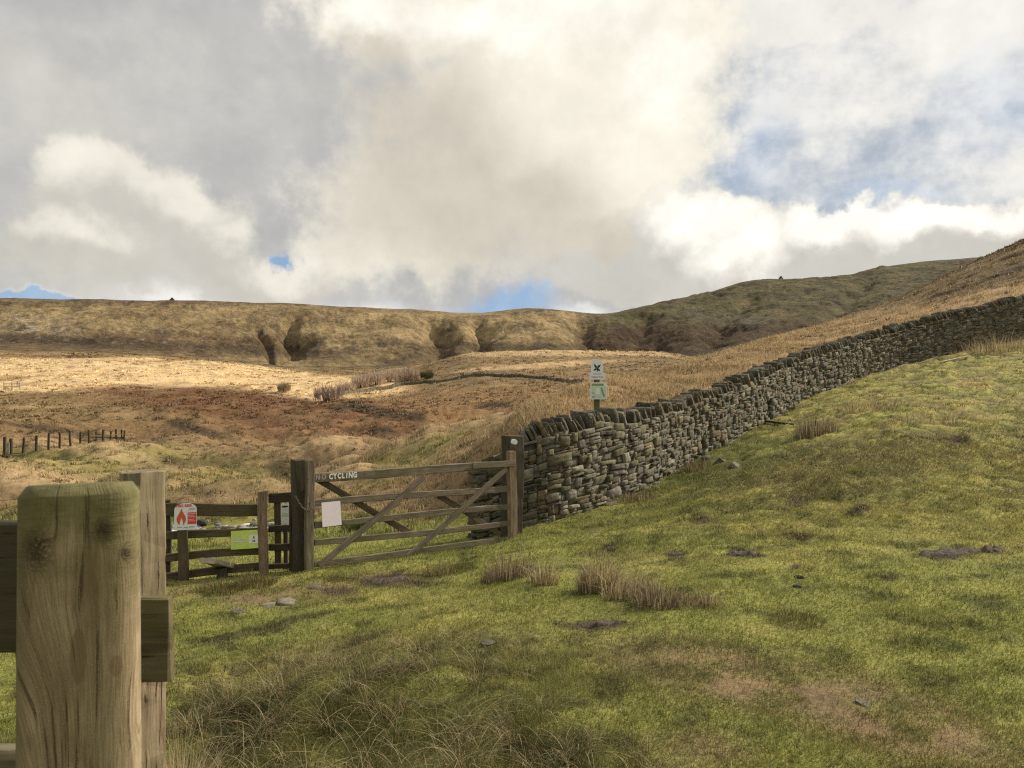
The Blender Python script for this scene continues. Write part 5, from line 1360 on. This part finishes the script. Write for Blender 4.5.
for t in (('round purplish bare shrub at the end of the distant wall', 328, 401, 150, 260, 8, 5.4, PUR), ('pale bare shrub just right of the purplish round one', 346, 393, 200, 330, 6, 4.4, CRM), ('cream bare shrub third along the clough', 361, 388, 220, 360, 6, 4.6, CRM),
          ('cream bare shrub fourth along the clough', 376, 385, 230, 370, 6, 4.6, CRM), ('wide cream bare shrub in the middle of the shrub row', 391, 382, 240, 380, 8, 5, CRM), ('rusty bare shrub near the right end of the shrub row', 408, 381, 240, 380, 7, 4.6, CRM+PUR),
          ('dark greenish shrub at the right end of the shrub row', 427, 379, 240, 390, 5, 4, [(.09, .09, .04), (.14, .12, .06)]), ('thin solitary shrub on the bright pale meadow', 284, 392, 180, 330, 4.5, 4.0, [(.40, .33, .20), (.30, .24, .14)]),
          ):
    bare_shrub(*t, group=G)

# ---------------------------------------------------------------- stones
ROCKS = [(593, 533, .10, .07, .045, 'small grey stone in the turf below the wall'), (737, 467, .26, .14, .09, 'tilted grey slab fallen from the wall, largest of the fallen stones'),
 (722, 462, .20, .14, .10, 'squarish fallen stone left of the tilted slab'), (708, 459, .16, .12, .10, 'fallen stone nearest the wall foot'),
 (566, 514, .14, .1, .05, 'mossy stone at the wall foot near the gatepost'), (612, 505, .12, .09, .05, 'lichened stone at the wall foot left of the dead plant'),
 (291, 601, .15, .12, .035, 'flat pale stone on the worn ground before the gatepost'), (318, 588, .11, .09, .035, 'flat grey stone at the foot of the left gate stile'), (268, 606, .10, .08, .03, 'small flat stone on the path left of the pale flat one'),
 (238, 612, .08, .06, .03, 'tiny half buried stone near the shaggy clumps'),
 (491, 642, .07, .04, .010, 'oval grey stone sunk in the middle of the turf'), 
 (866, 704, .06, .04, .012, 'low brown stone halfway along the muddy path'), (800, 579, .05, .04, .035, 'tiny dark stone in the turf on the right'), (797, 588, .04, .035, .03, 'tiny dark stone just below the other tiny dark one')]
for i, (px, py, rx, ry, rz, lb) in enumerate(ROCKS):
    p = spot(px, py, 3, 30); dk = 'dark' in lb
    rock('stone', lb, 'stone', p-Vector((0, 0, rz*.35)), rx, ry, rz, yaw=i*1.3, col=(.06, .055, .045) if dk else (.20, .18, .14) if 'pale' in lb else (.13, .12, .09), seed=i+80, tilt=.5 if 'tilted' in lb else .1)
# molehill-like dark earth
M_earth, b = mat('wet_dark_earth'); pos = objc(b); n1 = b.noise(pos, 30, 6, .7)
b.put(b.p.inputs['Base Color'], b.mix(b.ss(n1, .3, .7), (.035, .027, .02), (.12, .09, .06))); b.p.inputs['Roughness'].default_value = .9
b.put(b.p.inputs['Normal'], b.bump(n1, 1, .03))
def earth(px, py, rx, ry, hz, lb, seed):
    p = spot(px, py, 4, 14); n = 26; V = []; Fc = []
    g = np.linspace(-1, 1, n); gx_, gy_ = np.meshgrid(g, g); X_ = p.x+gx_*rx; Y_ = p.y+gy_*ry
    rr = np.hypot(gx_, gy_)+.35*fbm(X_, Y_, .25, 3, seed); z = ground(X_.ravel(), Y_.ravel()).reshape(n, n)
    hz = hz*.45; z = z-.03+(hz+.03)*sst(1-rr, 0, .5)*(1+.9*fbm(X_, Y_, .09, 3, seed+3))
    V = np.stack([X_-p.x, Y_-p.y, z-p.z], -1).reshape(-1, 3); i = np.arange(n-1)[:, None]*n+np.arange(n-1)[None]
    q = np.stack([i, i+1, i+n+1, i+n], -1).reshape(-1, 4)
    me = mesh_np('earth_patch', V, q.ravel(), np.full(len(q), 4)); me.materials.append(M_earth); o = link(bpy.data.objects.new('earth_patch', me)); o.location = p
    set_props(o, lb, 'earth')
for t in ((597, 625, .26, .10, .035, 'largest bare patch of dark churned earth in the turf centre', 1), (611, 550, .09, .07, .03, 'small dark earth heap left of the pair below the wall', 2), (676, 555, .12, .09, .035, 'dark earth heap below the dead plant by the wall', 3),
          (742, 554, .19, .12, .04, 'dark earth heap in the middle of the right turf', 4), (952, 553, .32, .16, .05, 'wide dark earth heap near the right edge', 5), (992, 551, .14, .1, .04, 'smaller dark earth heap right of the wide one', 6),
          (388, 581, .34, .14, .04, 'long dark churned earth patch in front of the gate', 7), (796, 568, .05, .04, .02, 'tiny dark earth heap above the two dark stones', 8)):
    earth(*t)

# ---------------------------------------------------------------- stream
M_water, b = mat('white_water'); pos = b.n.new('ShaderNodeNewGeometry').outputs['Position']
n1 = b.noise(b.vm('MULTIPLY', pos, (1.0, 2.2, 1)), 2.6, 6, .65); foam = b.ss(n1, .47, .60)
b.put(b.p.inputs['Base Color'], b.mix(foam, (.10, .09, .07), (.62, .61, .60))); b.put(b.p.inputs['Roughness'], b.ss(foam, 0, 1, .12, .7))
b.put(b.p.inputs['Normal'], b.bump(n1, .8, .08))
def stream():
    xs = np.linspace(-15, -5.3, 90); off = np.linspace(-1.05, 1.05, 14); V = []
    for x in xs:
        zc = float(ground(x, stream_y(x))[0])
        for o in off: V.append((x, float(stream_y(x))+o, zc+.10+.025*math.sin(x*9+o*5)))
    n = len(off); i = np.arange(len(xs)-1)[:, None]*n+np.arange(n-1)[None]
    q = np.stack([i, i+n, i+n+1, i+1], -1).reshape(-1, 4)
    me = mesh_np('stream', V, q.ravel(), np.full(len(q), 4)); me.materials.append(M_water)
    set_props(link(bpy.data.objects.new('stream', me)), kind='structure')
    R = np.random.RandomState(9); Vv = []; cc = []
    for k in range(240):
        x = R.uniform(-14, -5.3); y = float(stream_y(x))+R.normal(0, .8); r = R.uniform(.05, .14)
        z = float(ground(x, y)[0])+.08
        v = CV/((np.abs(CV)**3).sum(1)**(1/3.))[:, None]*np.array([r, r*.8, r*.55])+R.uniform(-.14, .14, CV.shape)*r
        Vv.append(v+np.array([x, y, z])); cc.append(np.array([.26, .245, .22])*R.uniform(.2, 1.2))
    o = stones_mesh('stream_stones', np.array(Vv), np.array(cc), M_stone, None, loc=(-8., 19., -2.)); set_props(o, kind='stuff')
stream()
